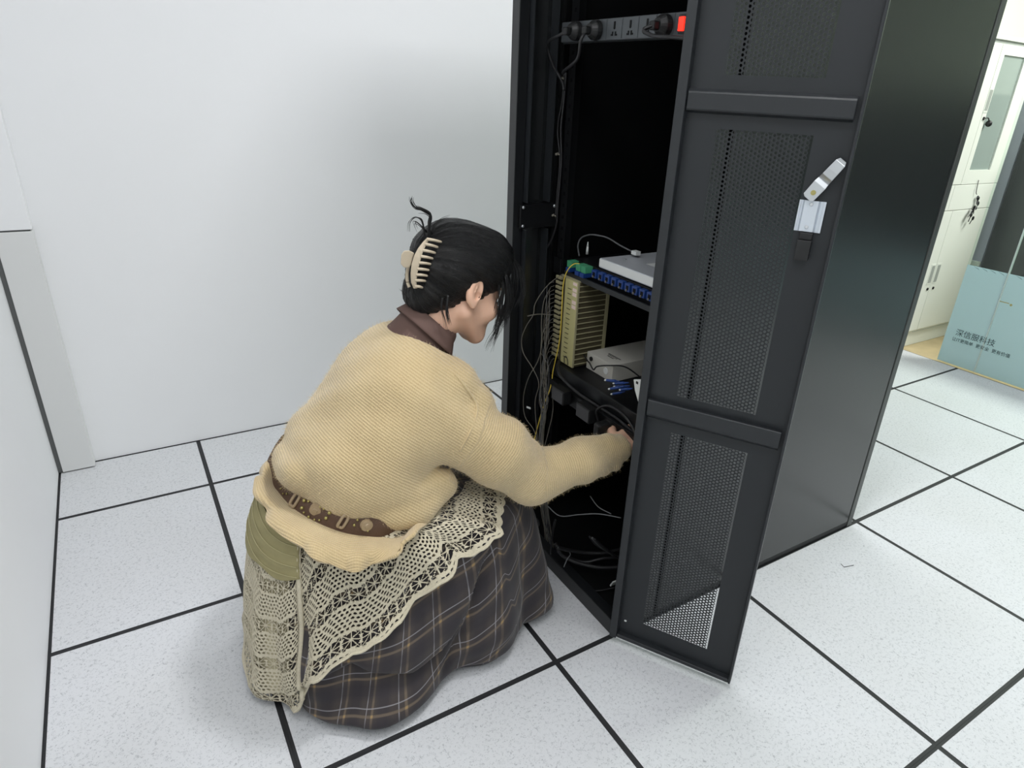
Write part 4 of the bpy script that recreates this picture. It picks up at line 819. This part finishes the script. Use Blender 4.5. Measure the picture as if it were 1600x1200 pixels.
b.add([C2(x, y, yc+0.016) for x, y in pz]+[C2(x, y, yc+0.022) for x, y in pz], [tuple(range(9)), tuple(range(9, 18))[::-1]]+[(k, (k+1) % 9, 9+(k+1) % 9, 9+k) for k in range(9)]); b.build('grip', M['clip'], clip, bevel=0.0018)
b = MB(); b.tube([C2(312, 545, yc+0.03), C2(304, 590, yc+0.032), C2(306, 640, yc+0.03), C2(318, 675, yc+0.026)], 0.0035, 8); b.build('far_jaw', M['clip'], clip, smooth=True)

# --- sweater
SR = np.stack([SPR, [0, 1, 0], SP], 1)
sw = Field((-0.66, -0.04, 0.34), (0.32, 0.68, 0.90), 0.0045)
def T(a, y, o): return np.array([-0.455, PY, 0.47])+SP*a+SPR*o+np.array([0, y, 0])       # a up the spine, o towards the chest
sw.ell(T(0.155, 0, 0.045), (0.128, 0.183, 0.235), SR, 0.05)
sw.ell(T(0.285, 0, 0.035), (0.092, 0.165, 0.118), SR, 0.05)
sw.ell(T(0.075, 0, 0.03), (0.118, 0.178, 0.085), SR, 0.05)
sw.cone(S_+np.array((-0.03, 0.02, 0.0)), (S_+E_)/2, 0.074, 0.073, 0.05); sw.cone((S_+E_)/2, E_, 0.073, 0.058, 0.02); sw.cone(E_, E_*0.4+W_*0.6, 0.058, 0.050, 0.02); sw.cone(E_*0.4+W_*0.6, W_+(W_-E_)*0.08, 0.052, 0.035, 0.02)
sw.cone(S2+np.array((-0.03,-0.02,-0.02)), (S2+E2)/2, 0.068, 0.066, 0.04); sw.cone((S2+E2)/2, E2, 0.066, 0.055, 0.02); sw.cone(E2, W2, 0.055, 0.038, 0.02)
# folds
def ridge(pts, r, k=0.02, sub=False): sw.path([np.array(p) for p in pts], r, k, sub)
sw.ell(A(712, 592, 0.20), (0.045, 0.045, 0.035), None, 0.04); sw.ell(A(742, 622, 0.19), (0.035, 0.045, 0.03), None, 0.04)
ridge([A(446, 716, .33), A(466, 739, .25), A(508, 760, .20), A(560, 771, .165), A(620, 772, .15), A(680, 752, .15)], lambda t: 0.021-0.006*t, 0.010)
ridge([A(530, 774, .19), A(575, 792, .155), A(618, 808, .13), A(652, 803, .13), A(680, 775, .15)], lambda t: 0.012+0.010*math.sin(math.pi*t), 0.014)
sw.ell(A(628, 770, .165), (0.075, 0.050, 0.050), SR, 0.035); sw.cone(A(610, 800, .15), A(650, 798, .14), 0.024, 0.022, 0.025); sw.cone(A(650, 798, .15), A(690, 757, .16), 0.020, 0.030, 0.03)
ridge([A(462, 714, .37), A(458, 722, .33), A(472, 742, .25)], 0.026, 0.03)
for q, (x0, y0) in enumerate(((798, 668), (826, 696), (852, 712))): sw.ell(A(x0, y0, 0.15), (0.017, 0.045, 0.015), None, 0.016)
d = (W_-E_)/np.linalg.norm(W_-E_)
for a in (0.55, 0.78, 0.93): c = E_+(W_-E_)*a; sw.cone(c+np.array((0, 0.0, 0.028)), c+np.array((0.012, -0.02, -0.03)), 0.018, 0.018, 0.014)
sw.cone(W_+(W_-E_)*0.06, W_+(W_-E_)*0.3, 0.026, 0.030, 0.006, sub=True)
d2 = (W2-E2)/np.linalg.norm(W2-E2); sw.cone(W2+d2*0.02, W2+d2*0.08, 0.03, 0.032, 0.006, sub=True)
sw.cone(NECK+SP*0.010+SPR*0.015, NECK+SP*0.12+SPR*0.02, 0.078, 0.110, 0.008, sub=True)
def swarp(X, Y, Z):
    a = (X+0.455)*SP[0]+(Z-0.47)*SP[2]; y = Y-PY
    f = 0.0030*np.sin(a*26+y*26+1.5*np.sin(y*9))*np.exp(-((a-0.15)/0.12)**2)+0.0012*np.sin(X*50+Z*40+Y*60)
    return f.astype(np.float32)
sw.warp(swarp)
P, Q = sw.nets(); P = relax(P, Q, 2, 0.5)
# knit coordinates: torso along the spine, sleeve along the arm, joined at the drop-shoulder seam
def seg(P, a, b): d = b-a; t = ((P-a)@d)/(d@d); return t, P-(a+np.outer(np.clip(t, 0, 1), d)), np.linalg.norm(d)
rel = P-np.array([-0.455, PY, 0.47]); av = rel@SP; ov = rel@SPR; th = np.arctan2(rel[:, 1], -ov); u_t = th*0.19; v_t = rel@np.array([0.646, -0.008, 0.764])
def sleeve(S, E, W):
    t1, r1, L1 = seg(P, S, E); t2, r2, L2 = seg(P, E, W); use2 = np.linalg.norm(r2, axis=1) < np.linalg.norm(r1, axis=1)
    v = np.where(use2, L1+t2*L2, t1*L1); r = np.where(use2[:, None], r2, r1); a = np.arctan2(r[:, 2], -r[:, 1]); return t1, np.minimum(np.linalg.norm(r1, axis=1), np.linalg.norm(r2, axis=1)), a*0.075, v
t1, dist, u_s, v_s = sleeve(S_, E_, W_); near = (P[:, 1] < PY) & (((P-S_)@np.array([0.80, -0.30, -0.50])) > 0.028) & (dist < 0.11)
t1b, distb, u_b, v_b = sleeve(S2, E2, W2); far = (P[:, 1] > PY+0.05) & (t1b > 0.25) & (distb < 0.11)
uv = np.stack([np.where(near, u_s, np.where(far, u_b, u_t)), np.where(near, v_s, np.where(far, v_b, v_t))], 1)
sweater = npmesh('sweater', P, Q, M['sweater'], person, uv)
def fuzz(P, Q, parent, count, ln, seed=3):
    rg = np.random.RandomState(seed); f = rg.randint(0, len(Q), count); q = P[Q[f]]; w4 = rg.dirichlet(np.ones(4), count); c = (q*w4[:, :, None]).sum(1)
    nn = np.cross(q[:, 1]-q[:, 0], q[:, 2]-q[:, 0]); nn /= np.linalg.norm(nn, axis=1)[:, None]+1e-9
    d = nn*0.75+rg.normal(0, 0.55, (count, 3)); d /= np.linalg.norm(d, axis=1)[:, None]; L = ln*rg.uniform(0.4, 1.3, count)[:, None]
    s = np.cross(d, rg.normal(0, 1, (count, 3))); s /= np.linalg.norm(s, axis=1)[:, None]; wd = 0.00016
    a = c-nn*0.001; m1 = c+d*L*0.55; tip = m1+(d+rg.normal(0, 0.5, (count, 3)))*L*0.45
    V = np.stack([a-s*wd, a+s*wd, m1+s*wd, m1-s*wd, tip+s*wd*0.4, tip-s*wd*0.4], 1).reshape(-1, 3); o = np.arange(count)[:, None]*6
    F = np.concatenate([o+np.array([[0, 1, 2, 3]]), o+np.array([[3, 2, 4, 5]])]); ob = npmesh('fuzz', V, F, M['fuzz'], parent, smooth=False); ob['kind'] = 'stuff'; return ob
fuzz(P, Q, sweater, 26000, 0.0065)
# drop-shoulder seam
SWP = P.copy()
def snap(px, py, V_=None):
    V_ = SWP if V_ is None else V_; d = V_-CAM; z = d@fw; X, Y = CX+FPX*(d@rt)/z, CY-FPX*(d@up)/z
    m = np.hypot(X-px, Y-py) < 5; return V_[m][np.argmin(z[m])] if m.any() else V_[np.argmin(np.hypot(X-px, Y-py))]
b = MB(); b.tube([snap(*q) for q in ((712, 580), (728, 600), (745, 630), (748, 645), (735, 680), (722, 708))], 0.0028, 6); b.build('shoulder_seam', M['sweater'], sweater, smooth=True)

# --- shirt and collar
sf = Field(NECK-0.20, NECK+0.18, 0.004)
sf.ell(T(0.285, 0, 0.035), (0.086, 0.159, 0.112), SR, 0.01); sf.cone(NECK-SP*0.03, NECK+SP*0.02, 0.075, 0.064, 0.02); sf.cone(NECK+SP*0.02, NECK+SP*0.1, 0.055, 0.06, 0.004, sub=True)
P, Q = sf.nets(); P = relax(P, Q, 2); npmesh('shirt', P, Q, M['shirt'], person)
def sheet(name, rows, m, parent, th=0.002, ku=8, kv=6, closed=False, uvs=True, disp=None, label=None):
    """cloth through a net of 3-D points: rows x columns, spline in both directions, given a thickness"""
    rows = [spline(([r[-1]]+r+[r[0], r[1]]) if closed else r, ku) for r in rows]
    if closed: rows = [r[ku:-ku-1] for r in rows]
    cols = [spline([r[i] for r in rows], kv) if len(rows) > 2 else spline([rows[0][i], rows[1][i]], kv) for i in range(len(rows[0]))]
    G = np.array([[tuple(p) for p in c] for c in cols]); nu, nv = G.shape[:2]
    if disp is not None: G = disp(G)
    return gridmesh(name, G, m, parent, th, closed, label)
def gridmesh(name, G, m, parent, th=0.002, closed=False, label=None, uv=None, mask=None):
    nu, nv = G.shape[:2]; ii, jj = np.meshgrid(np.arange(nu if closed else nu-1), np.arange(nv-1), indexing='ij'); i2 = (ii+1) % nu
    Q = np.stack([ii*nv+jj, i2*nv+jj, i2*nv+jj+1, ii*nv+jj+1], -1).reshape(-1, 4)
    if mask is not None: Q = Q[mask.reshape(-1)]
    if uv is None:
        du = np.linalg.norm(np.diff(G, axis=0), axis=2); u = np.concatenate([np.zeros((1, nv)), np.cumsum(du, 0)]); u = np.repeat(u.mean(1)[:, None], nv, 1)
        dv = np.linalg.norm(np.diff(G, axis=1), axis=2); v = np.concatenate([np.zeros((nu, 1)), np.cumsum(dv, 1)], 1); uv = np.stack([u, v], -1)
    P = G.reshape(-1, 3); UV = uv.reshape(-1, 2)
    if mask is not None:
        used = np.unique(Q); mp = np.full(len(P), -1); mp[used] = np.arange(len(used)); P = P[used]; UV = UV[used]; Q = mp[Q]
    o = npmesh(name, P, Q, m, parent, UV, label=label)
    if th: s = o.modifiers.new('thickness', 'SOLIDIFY'); s.thickness = th; s.offset = 0
    return o
neckdir = np.array([0.55, 0, 0.83]); nf = np.array([0.83, 0, -0.55])
def ring(c, rx, ry, n=14, up_=None, ph0=0):
    return [tuple(np.array(c)+nf*math.cos(a)*rx+np.array([0, 1, 0])*math.sin(a)*ry+neckdir*(up_(a) if up_ else 0)) for a in [ph0+2*math.pi*k/n for k in range(n)]]
c0 = NECK+neckdir*0.012
r0 = ring(c0, 0.056, 0.062); r1 = ring(c0+neckdir*0.026, 0.053, 0.059, up_=lambda a: -0.012*math.cos(a)); r2 = ring(c0+neckdir*0.023, 0.060, 0.066, up_=lambda a: -0.012*math.cos(a)); r3 = ring(c0-neckdir*0.004, 0.074, 0.080, up_=lambda a: -0.018*math.cos(a))
sheet('collar', [r0, r1, r2, r3], M['shirt'], person, 0.002, 5, 5, closed=True)

# --- lower garments draped over the crouching legs
FT = np.array([[0.00, -.52, -.27, .155, .45, .485, .42], [0.12, -.565, -.12, .115, .485, .42, .435], [0.28, -.592, .025, .09, .51, .33, .40],
               [0.50, -.612, .072, .075, .525, .22, .29], [0.75, -.628, .102, .06, .54, .10, .14], [1.00, -.625, .118, .045, .555, .006, .006]])
def form(th, v, off=0.0):
    th, v, off = np.broadcast_arrays(th, v, off); h = 0.06
    g = [(np.interp(np.clip(v-h, 0, 1), FT[:, 0], FT[:, i])+2*np.interp(v, FT[:, 0], FT[:, i])+np.interp(np.clip(v+h, 0, 1), FT[:, 0], FT[:, i]))/4 for i in range(1, 7)]
    xb, xf, yn, yf, zb, zf = g; c, s = np.cos(th), np.sin(th); cx = np.sign(c)*np.abs(c)**0.86; sy = np.sign(s)*np.abs(s)**0.86
    return np.stack([(xf+xb)/2+((xf-xb)/2+off)*cx, (yf+yn)/2+((yf-yn)/2+off)*sy, (zb+zf)/2+(zf-zb)/2*cx], -1)
sm = lambda x, a, b: np.clip((x-a)/(b-a), 0, 1)**2*(3-2*np.clip((x-a)/(b-a), 0, 1))
gs = lambda d, c, w_: np.exp(-((d-c)/w_)**2)
F1 = np.array([[-150, .80], [-131, .66], (-119, .62), (-112, .69), (-100, .74), (-91, .72), (-85, .60), (-76, .40), (-66, .29), (-60, .2)])
def folds(th, v):
    d = np.degrees(th); d = (d+225) % 360-225; f1 = np.interp(d, F1[:, 0], F1[:, 1]); on = sm(d, -150, -135)*(1-sm(d, -66, -58))
    up_ = on*0.020*sm(v, f1-0.30, f1-0.03)*(1-sm(v, f1, f1+0.045))                      # upper tier rolls over the lower one
    f2 = np.interp(d, (-92, -83, -78, -69, -65), (.90, .69, .56, .41, .33)); on2 = sm(d, -94, -88)*(1-sm(d, -66, -60)); up_ = up_-on2*0.012*gs(v, f2, 0.035)
    return (up_+0.052*gs(d, -112, 19)*sm(v, 0.72, 0.97)-0.020*gs(d, -88, 8)*sm(v, 0.60, 0.95)+0.012*gs(d, -72, 9)*sm(v, .45, .8)-0.016*gs(d, -50, 5)*sm(v, .35, .8)+0.014*gs(d, -34, 9)*sm(v, .4, .9)
            - 0.010*gs(d, -146, 8)*sm(v, 0.6, 0.95)+sm(v, .15, .9)*(0.006*np.sin(th*11+3*v)+0.0015*np.sin(th*23+1-5*v))-0.016*gs(d, -62, 20)*sm(v, .8, 1)-0.022*sm(v, 0.93, 1.0)+0.004*np.sin(v*26+th*5)*sm(v, .6, .9))
TH, V_ = np.meshgrid(np.linspace(-math.pi, math.pi, 361)[:-1], np.linspace(0.06, 1, 121), indexing='ij')
G = form(TH, V_, folds(TH, V_)); G[..., 2] = np.maximum(G[..., 2], 0.004)
G0 = form(TH[:, 60:61]*1.0, 0.6); du = np.linalg.norm(np.diff(G0[:, 0], axis=0), axis=1); U = np.concatenate([[0], np.cumsum(du)])
dv = np.linalg.norm(np.diff(G, axis=1), axis=2); VV = np.concatenate([np.zeros((360, 1)), np.cumsum(dv, 1)], 1)
# the cloth is cut on the bias over the knees: shear the plaid a little
UV = np.stack([np.repeat(U[:, None], 121, 1)+0.16*VV+0.03*np.sin(TH*3)+0.005*np.sin(TH*9+VV*14), VV+0.12*U[:, None]+0.02*np.sin(TH*2+1)+0.004*np.sin(TH*11)], -1)
skirt = gridmesh('plaid_skirt', G, M['plaid'], person, 0.0025, closed=True, uv=UV)
# lap cover closing the waist under the sweater
# pale underskirt and olive layer at the back
def panel(name, d0, d1, vtop, vbot, off, m, th=0.002, nu=120, nv=90, fold=1.0, extra=None):
    T_, S_0 = np.meshgrid(np.radians(np.linspace(d0, d1, nu)), np.linspace(0, 1, nv), indexing='ij'); D = np.degrees(T_)
    va = np.array(vtop(D)) if callable(vtop) else np.full_like(D, vtop); vb = vbot(D) if callable(vbot) else np.full_like(D, vbot); V = va+(vb-va)*S_0
    o = off+fold*folds(T_, V)+(extra(D, V, S_0) if extra is not None else 0); G = form(T_, V, o); G[..., 2] = np.maximum(G[..., 2], 0.004); return G, D, V, S_0
G, D, V, S0 = panel('', -232, -146, 0.07, 0.90, 0.005, None); gridmesh('underskirt', G, M['under'], person, 0.0015)
G, D, V, S0 = panel('', -235, -138, 0.06, lambda d: 0.235+0.01*np.sin(d*0.2), 0.016, None, extra=lambda d, v, s: 0.0008*np.sin(s*26+np.radians(d)*4)); ol = gridmesh('olive_layer', G, M['olive'], person, 0.002)
b = MB()
for vv in (0.085, 0.12, 0.16, 0.20):
    tt = np.radians(np.linspace(-225, -139, 24)); g = form(tt, vv+0.02*np.sin(tt*2), 0.0185+folds(tt, np.full_like(tt, vv))); b.tube([tuple(p) for p in g], 0.0009, 5)
b.build('corded_stripe', mat('olive cord', srgb(176, 168, 128), 0.8), ol, smooth=True)
# crochet overskirt: real yarn with real openings
hd = np.array([-232, -200, -180, -168, -156, -150, -143, -135, -131, -122, -111, -102, -96, -89, -83, -78, -71, -47, -30, -20]); hv = np.array([.80, .84, .90, .95, .99, .99, .90, .70, .63, .57, .54, .49, .42, .35, .30, .31, .285, .225, .19, .18])
NU, NV = 640, 330
def lex(d, v, s):
    return (0.010*gs(d, -128, 5)*sm(v, .2, .6)-0.010*gs(d, -137, 5)*sm(v, .25, .6)+0.022*gs(d, -88, 4.5)*sm(v, .12, .3)-0.006*gs(d, -97, 5)*sm(v, .15, .4)+0.004*np.sin(np.radians(d)*19)*sm(v, .2, .6)+0.010*sm(s, 0.8, 1.0)+0.012*gs(d, -62, 5)*sm(v, .1, .25))
G, D, V, S0 = panel('', -232, -22, lambda d: np.where(d < -141, 0.20, np.where(d < -80, 0.07, 0.0)), lambda d: np.interp(d, hd, hv)+0.010*np.abs(np.sin(np.radians(d)*26)), 0.009, None, nu=NU, nv=NV, extra=lex)
gu = np.linalg.norm(np.diff(G, axis=0), axis=2).mean(1); Us = np.repeat(np.concatenate([[0], np.cumsum(gu)])[:, None], NV, 1)
gv = np.linalg.norm(np.diff(G, axis=1), axis=2); Vs = np.concatenate([np.zeros((NU, 1)), np.cumsum(gv, 1)], 1); Ed = Vs[:, -1:]-Vs      # distance up from the hem
def lacemask(u, w_, s):
    w2 = w_+0.004*np.sin(u*60); per = 0.096; r_ = np.mod(w2-0.012, per)
    mesh_p = 0.0098; row = np.floor(w2/0.0088); uu = np.mod(u+np.mod(row, 2)*mesh_p/2, mesh_p)-mesh_p/2; ww = np.mod(w2, 0.0088)-0.0044
    hole_m = (np.abs(uu)/0.0032)**2+(np.abs(ww)/0.0029)**2 < 1
    sp_ = 0.034; q = np.mod(u+np.floor(w2/per)*sp_/2, sp_)-sp_/2; z = r_-0.019; rho = np.hypot(q, z); ph = np.arctan2(z, q)
    ray = np.abs(np.sin(ph*4))*rho < 0.0031; star = (rho < 0.0155) & (rho > 0.0028) & ~ray
    z2 = np.where(z > 0, z-0.017, z+0.017); q2 = np.mod(q+sp_, sp_)-sp_/2; rho2 = np.hypot(q2, z2); tri = (rho2 < 0.0085) & (rho2 > 0.0026) & ~(np.abs(np.sin(np.arctan2(z2, q2)*4))*rho2 < 0.0018)
    inband = (r_ < 0.038); hole = np.where(inband, star | (tri & (np.abs(z) < 0.018)), hole_m & (np.abs(r_-0.067) < 0.0265)); edge = (w_ < 0.0065) | (s < 0.012); return ~(hole & ~edge)
mu = (Us[:-1, :-1]+Us[1:, 1:])/2; mw = (Ed[:-1, :-1]+Ed[1:, 1:])/2; ms = (S0[:-1, :-1]+S0[1:, 1:])/2
keep = lacemask(mu, mw, ms)
lace = gridmesh('lace_overskirt', G, M['lace'], person, 0.0020, uv=np.stack([Us, Vs], -1), mask=keep)
hem = [tuple(p) for p in G[::4, -1]]; b = MB(); b.tube(hem, lambda t: 0.0030+0.0008*math.sin(t*900), 6, smooth=False); b.build('hem_cord', M['lace'], lace, smooth=True)
i0 = int(np.argmin(np.abs(D[:, 0]+141))); b = MB(); b.tube([tuple(p+np.array((0, -0.004, 0))) for p in G[i0+3, ::6]], 0.005, 6); b.build('front_edge', M['lace'], lace, smooth=True)

# --- peplum (sweater hem below the belt) and belt
def A3(px, py, y): return tuple(at(px, py, 'y', y))
belt = [(-.50, .42, .50), A3(430, 752, .36), A3(443, 772, .30), A3(463, 793, .24), A3(492, 811, .19), A3(528, 826, .155), A3(562, 833, .135), A3(600, 835, .125), A3(640, 822, .155), A3(662, 800, .18), (-.27, .2, .42), (-.25, .3, .41), (-.28, .42, .42), (-.38, .47, .46)]
hemp = [(-.522, .43, .455), A3(400, 748, .36), A3(405, 785, .28), A3(430, 826, .19), A3(472, 860, .115), A3(518, 884, .075), A3(550, 893, .060), A3(590, 881, .055), A3(622, 864, .055), A3(648, 832, .075), (-.24, .17, .40), (-.2, .3, .39), (-.24, .45, .39), (-.38, .51, .42)]
belt = [np.array(p) for p in belt]; hemp = [np.array(p) for p in hemp]
mid = [p*0.5+q*0.5-fw*0.022 if 0 < i < 10 else p*0.5+q*0.5 for i, (p, q) in enumerate(zip(belt, hemp))]; ins = [p+SP*0.03 for p in belt]
def pd(G):
    nu, nv = G.shape[:2]; t = np.arange(nu)[:, None]/nu*2*math.pi; s = np.linspace(0, 1, nv)[None]; a = 0.006*np.sin(t*9+2*s)*sm(s, .35, .9)+0.003*np.sin(t*16+1)*sm(s, .4, 1); c = G.mean((0, 1)); d = G-c; d[..., 2] = 0; d /= np.linalg.norm(d, axis=2)[..., None]; return G+d*a[..., None]+np.array([0, 0, 1])*a[..., None]*0.4
pep = sheet('sweater_hem', [ins, belt, mid, hemp], M['sweater'], person, 0.008, 10, 10, closed=True, disp=pd)
me = pep.data; Pp = np.empty(len(me.vertices)*3); me.vertices.foreach_get('co', Pp); Pp = Pp.reshape(-1, 3); Qp = np.array([tuple(p.vertices) for p in me.polygons]); fuzz(Pp, Qp, pep, 5000, 0.006, 5)
bo = []; bc = np.array([-.4, .3, .46])
for p in belt: d = p-bc; d[2] = 0; d /= np.linalg.norm(d); bo.append(p+d*0.008)
sheet_b = sheet('belt', [[p-SP*0.004 for p in bo], [p+SP*0.022+(p-bc)*0.01 for p in bo], [p+SP*0.046 for p in bo]], M['leather'], person, 0.004, 8, 4, closed=True)
ring_ = spline(bo+[bo[0]], 12); 
def onbelt(px, py):
    """nearest point of the belt ring and its outward direction, for studs"""
    best = None
    for p in ring_[12*1:12*9]:
        for h_ in np.linspace(0.0, 0.036, 13):
            q = np.array(p)+SP*h_; d = q-CAM; z = d@fw; X, Y = CX+FPX*(d@rt)/z, CY-FPX*(d@up)/z; e_ = (X-px)**2+(Y-py)**2
            if best is None or e_ < best[0]: best = (e_, q)
    q = best[1]; o = q-bc; o[2] = 0; o /= np.linalg.norm(o); return q+o*0.0065, o
def bz(zx, zy): return onbelt(420+zx/6.667, 730+zy/6.667)
q, o = bz(488, 425); b = MB(); b.cyl(q-o*0.005, q+o*0.003, 0.0125, 0.0115, 20); b.cyl(q+o*0.0025, q+o*0.0045, 0.006, 0.0045, 16); b.build('concho', M['tanleather'], sheet_b, label='round tan concho')
q, o = bz(1000, 590); b = MB(); b.cyl(q-o*0.005, q+o*0.003, 0.0125, 0.0115, 20); b.cyl(q+o*0.0025, q+o*0.0045, 0.006, 0.0045, 16); b.build('concho', M['tanleather'], sheet_b)
for (x, y, r) in ((392, 340, 3), (368, 402, 3), (442, 330, 2), (495, 340, 1.5), (550, 362, 1.5), (594, 402, 1.5), (392, 456, 1.5), (434, 494, 2), (486, 520, 1.6), (543, 530, 1.6), (630, 456, 3), (606, 518, 3), (245, 210, 1.6), (220, 262, 1.6), (910, 535, 2), (890, 590, 2.4), (960, 625, 1.5), (1020, 640, 1.5), (150, 215, 1.4), (185, 270, 1.4)):
    q, o = bz(x, y); b = MB(); b.sphere(q, 0.0012*r+0.0004, 8); b.build('stud', M['brass'], sheet_b, smooth=True)
for (x, y) in ((312, 322), (765, 535)):
    q, o = bz(x, y); t_ = np.cross(o, SP); t_ /= np.linalg.norm(t_); b = MB()
    b.tube([q-SP*0.014, q-SP*0.012+t_*0.005+o*0.002, q+o*0.003+t_*0.006, q+SP*0.012+t_*0.005+o*0.002, q+SP*0.015, q+SP*0.012-t_*0.005+o*0.002, q+o*0.003-t_*0.006, q-SP*0.012-t_*0.005+o*0.002, q-SP*0.014], 0.0032, 7); b.build('belt_loop', M['tanleather'], sheet_b, smooth=True)
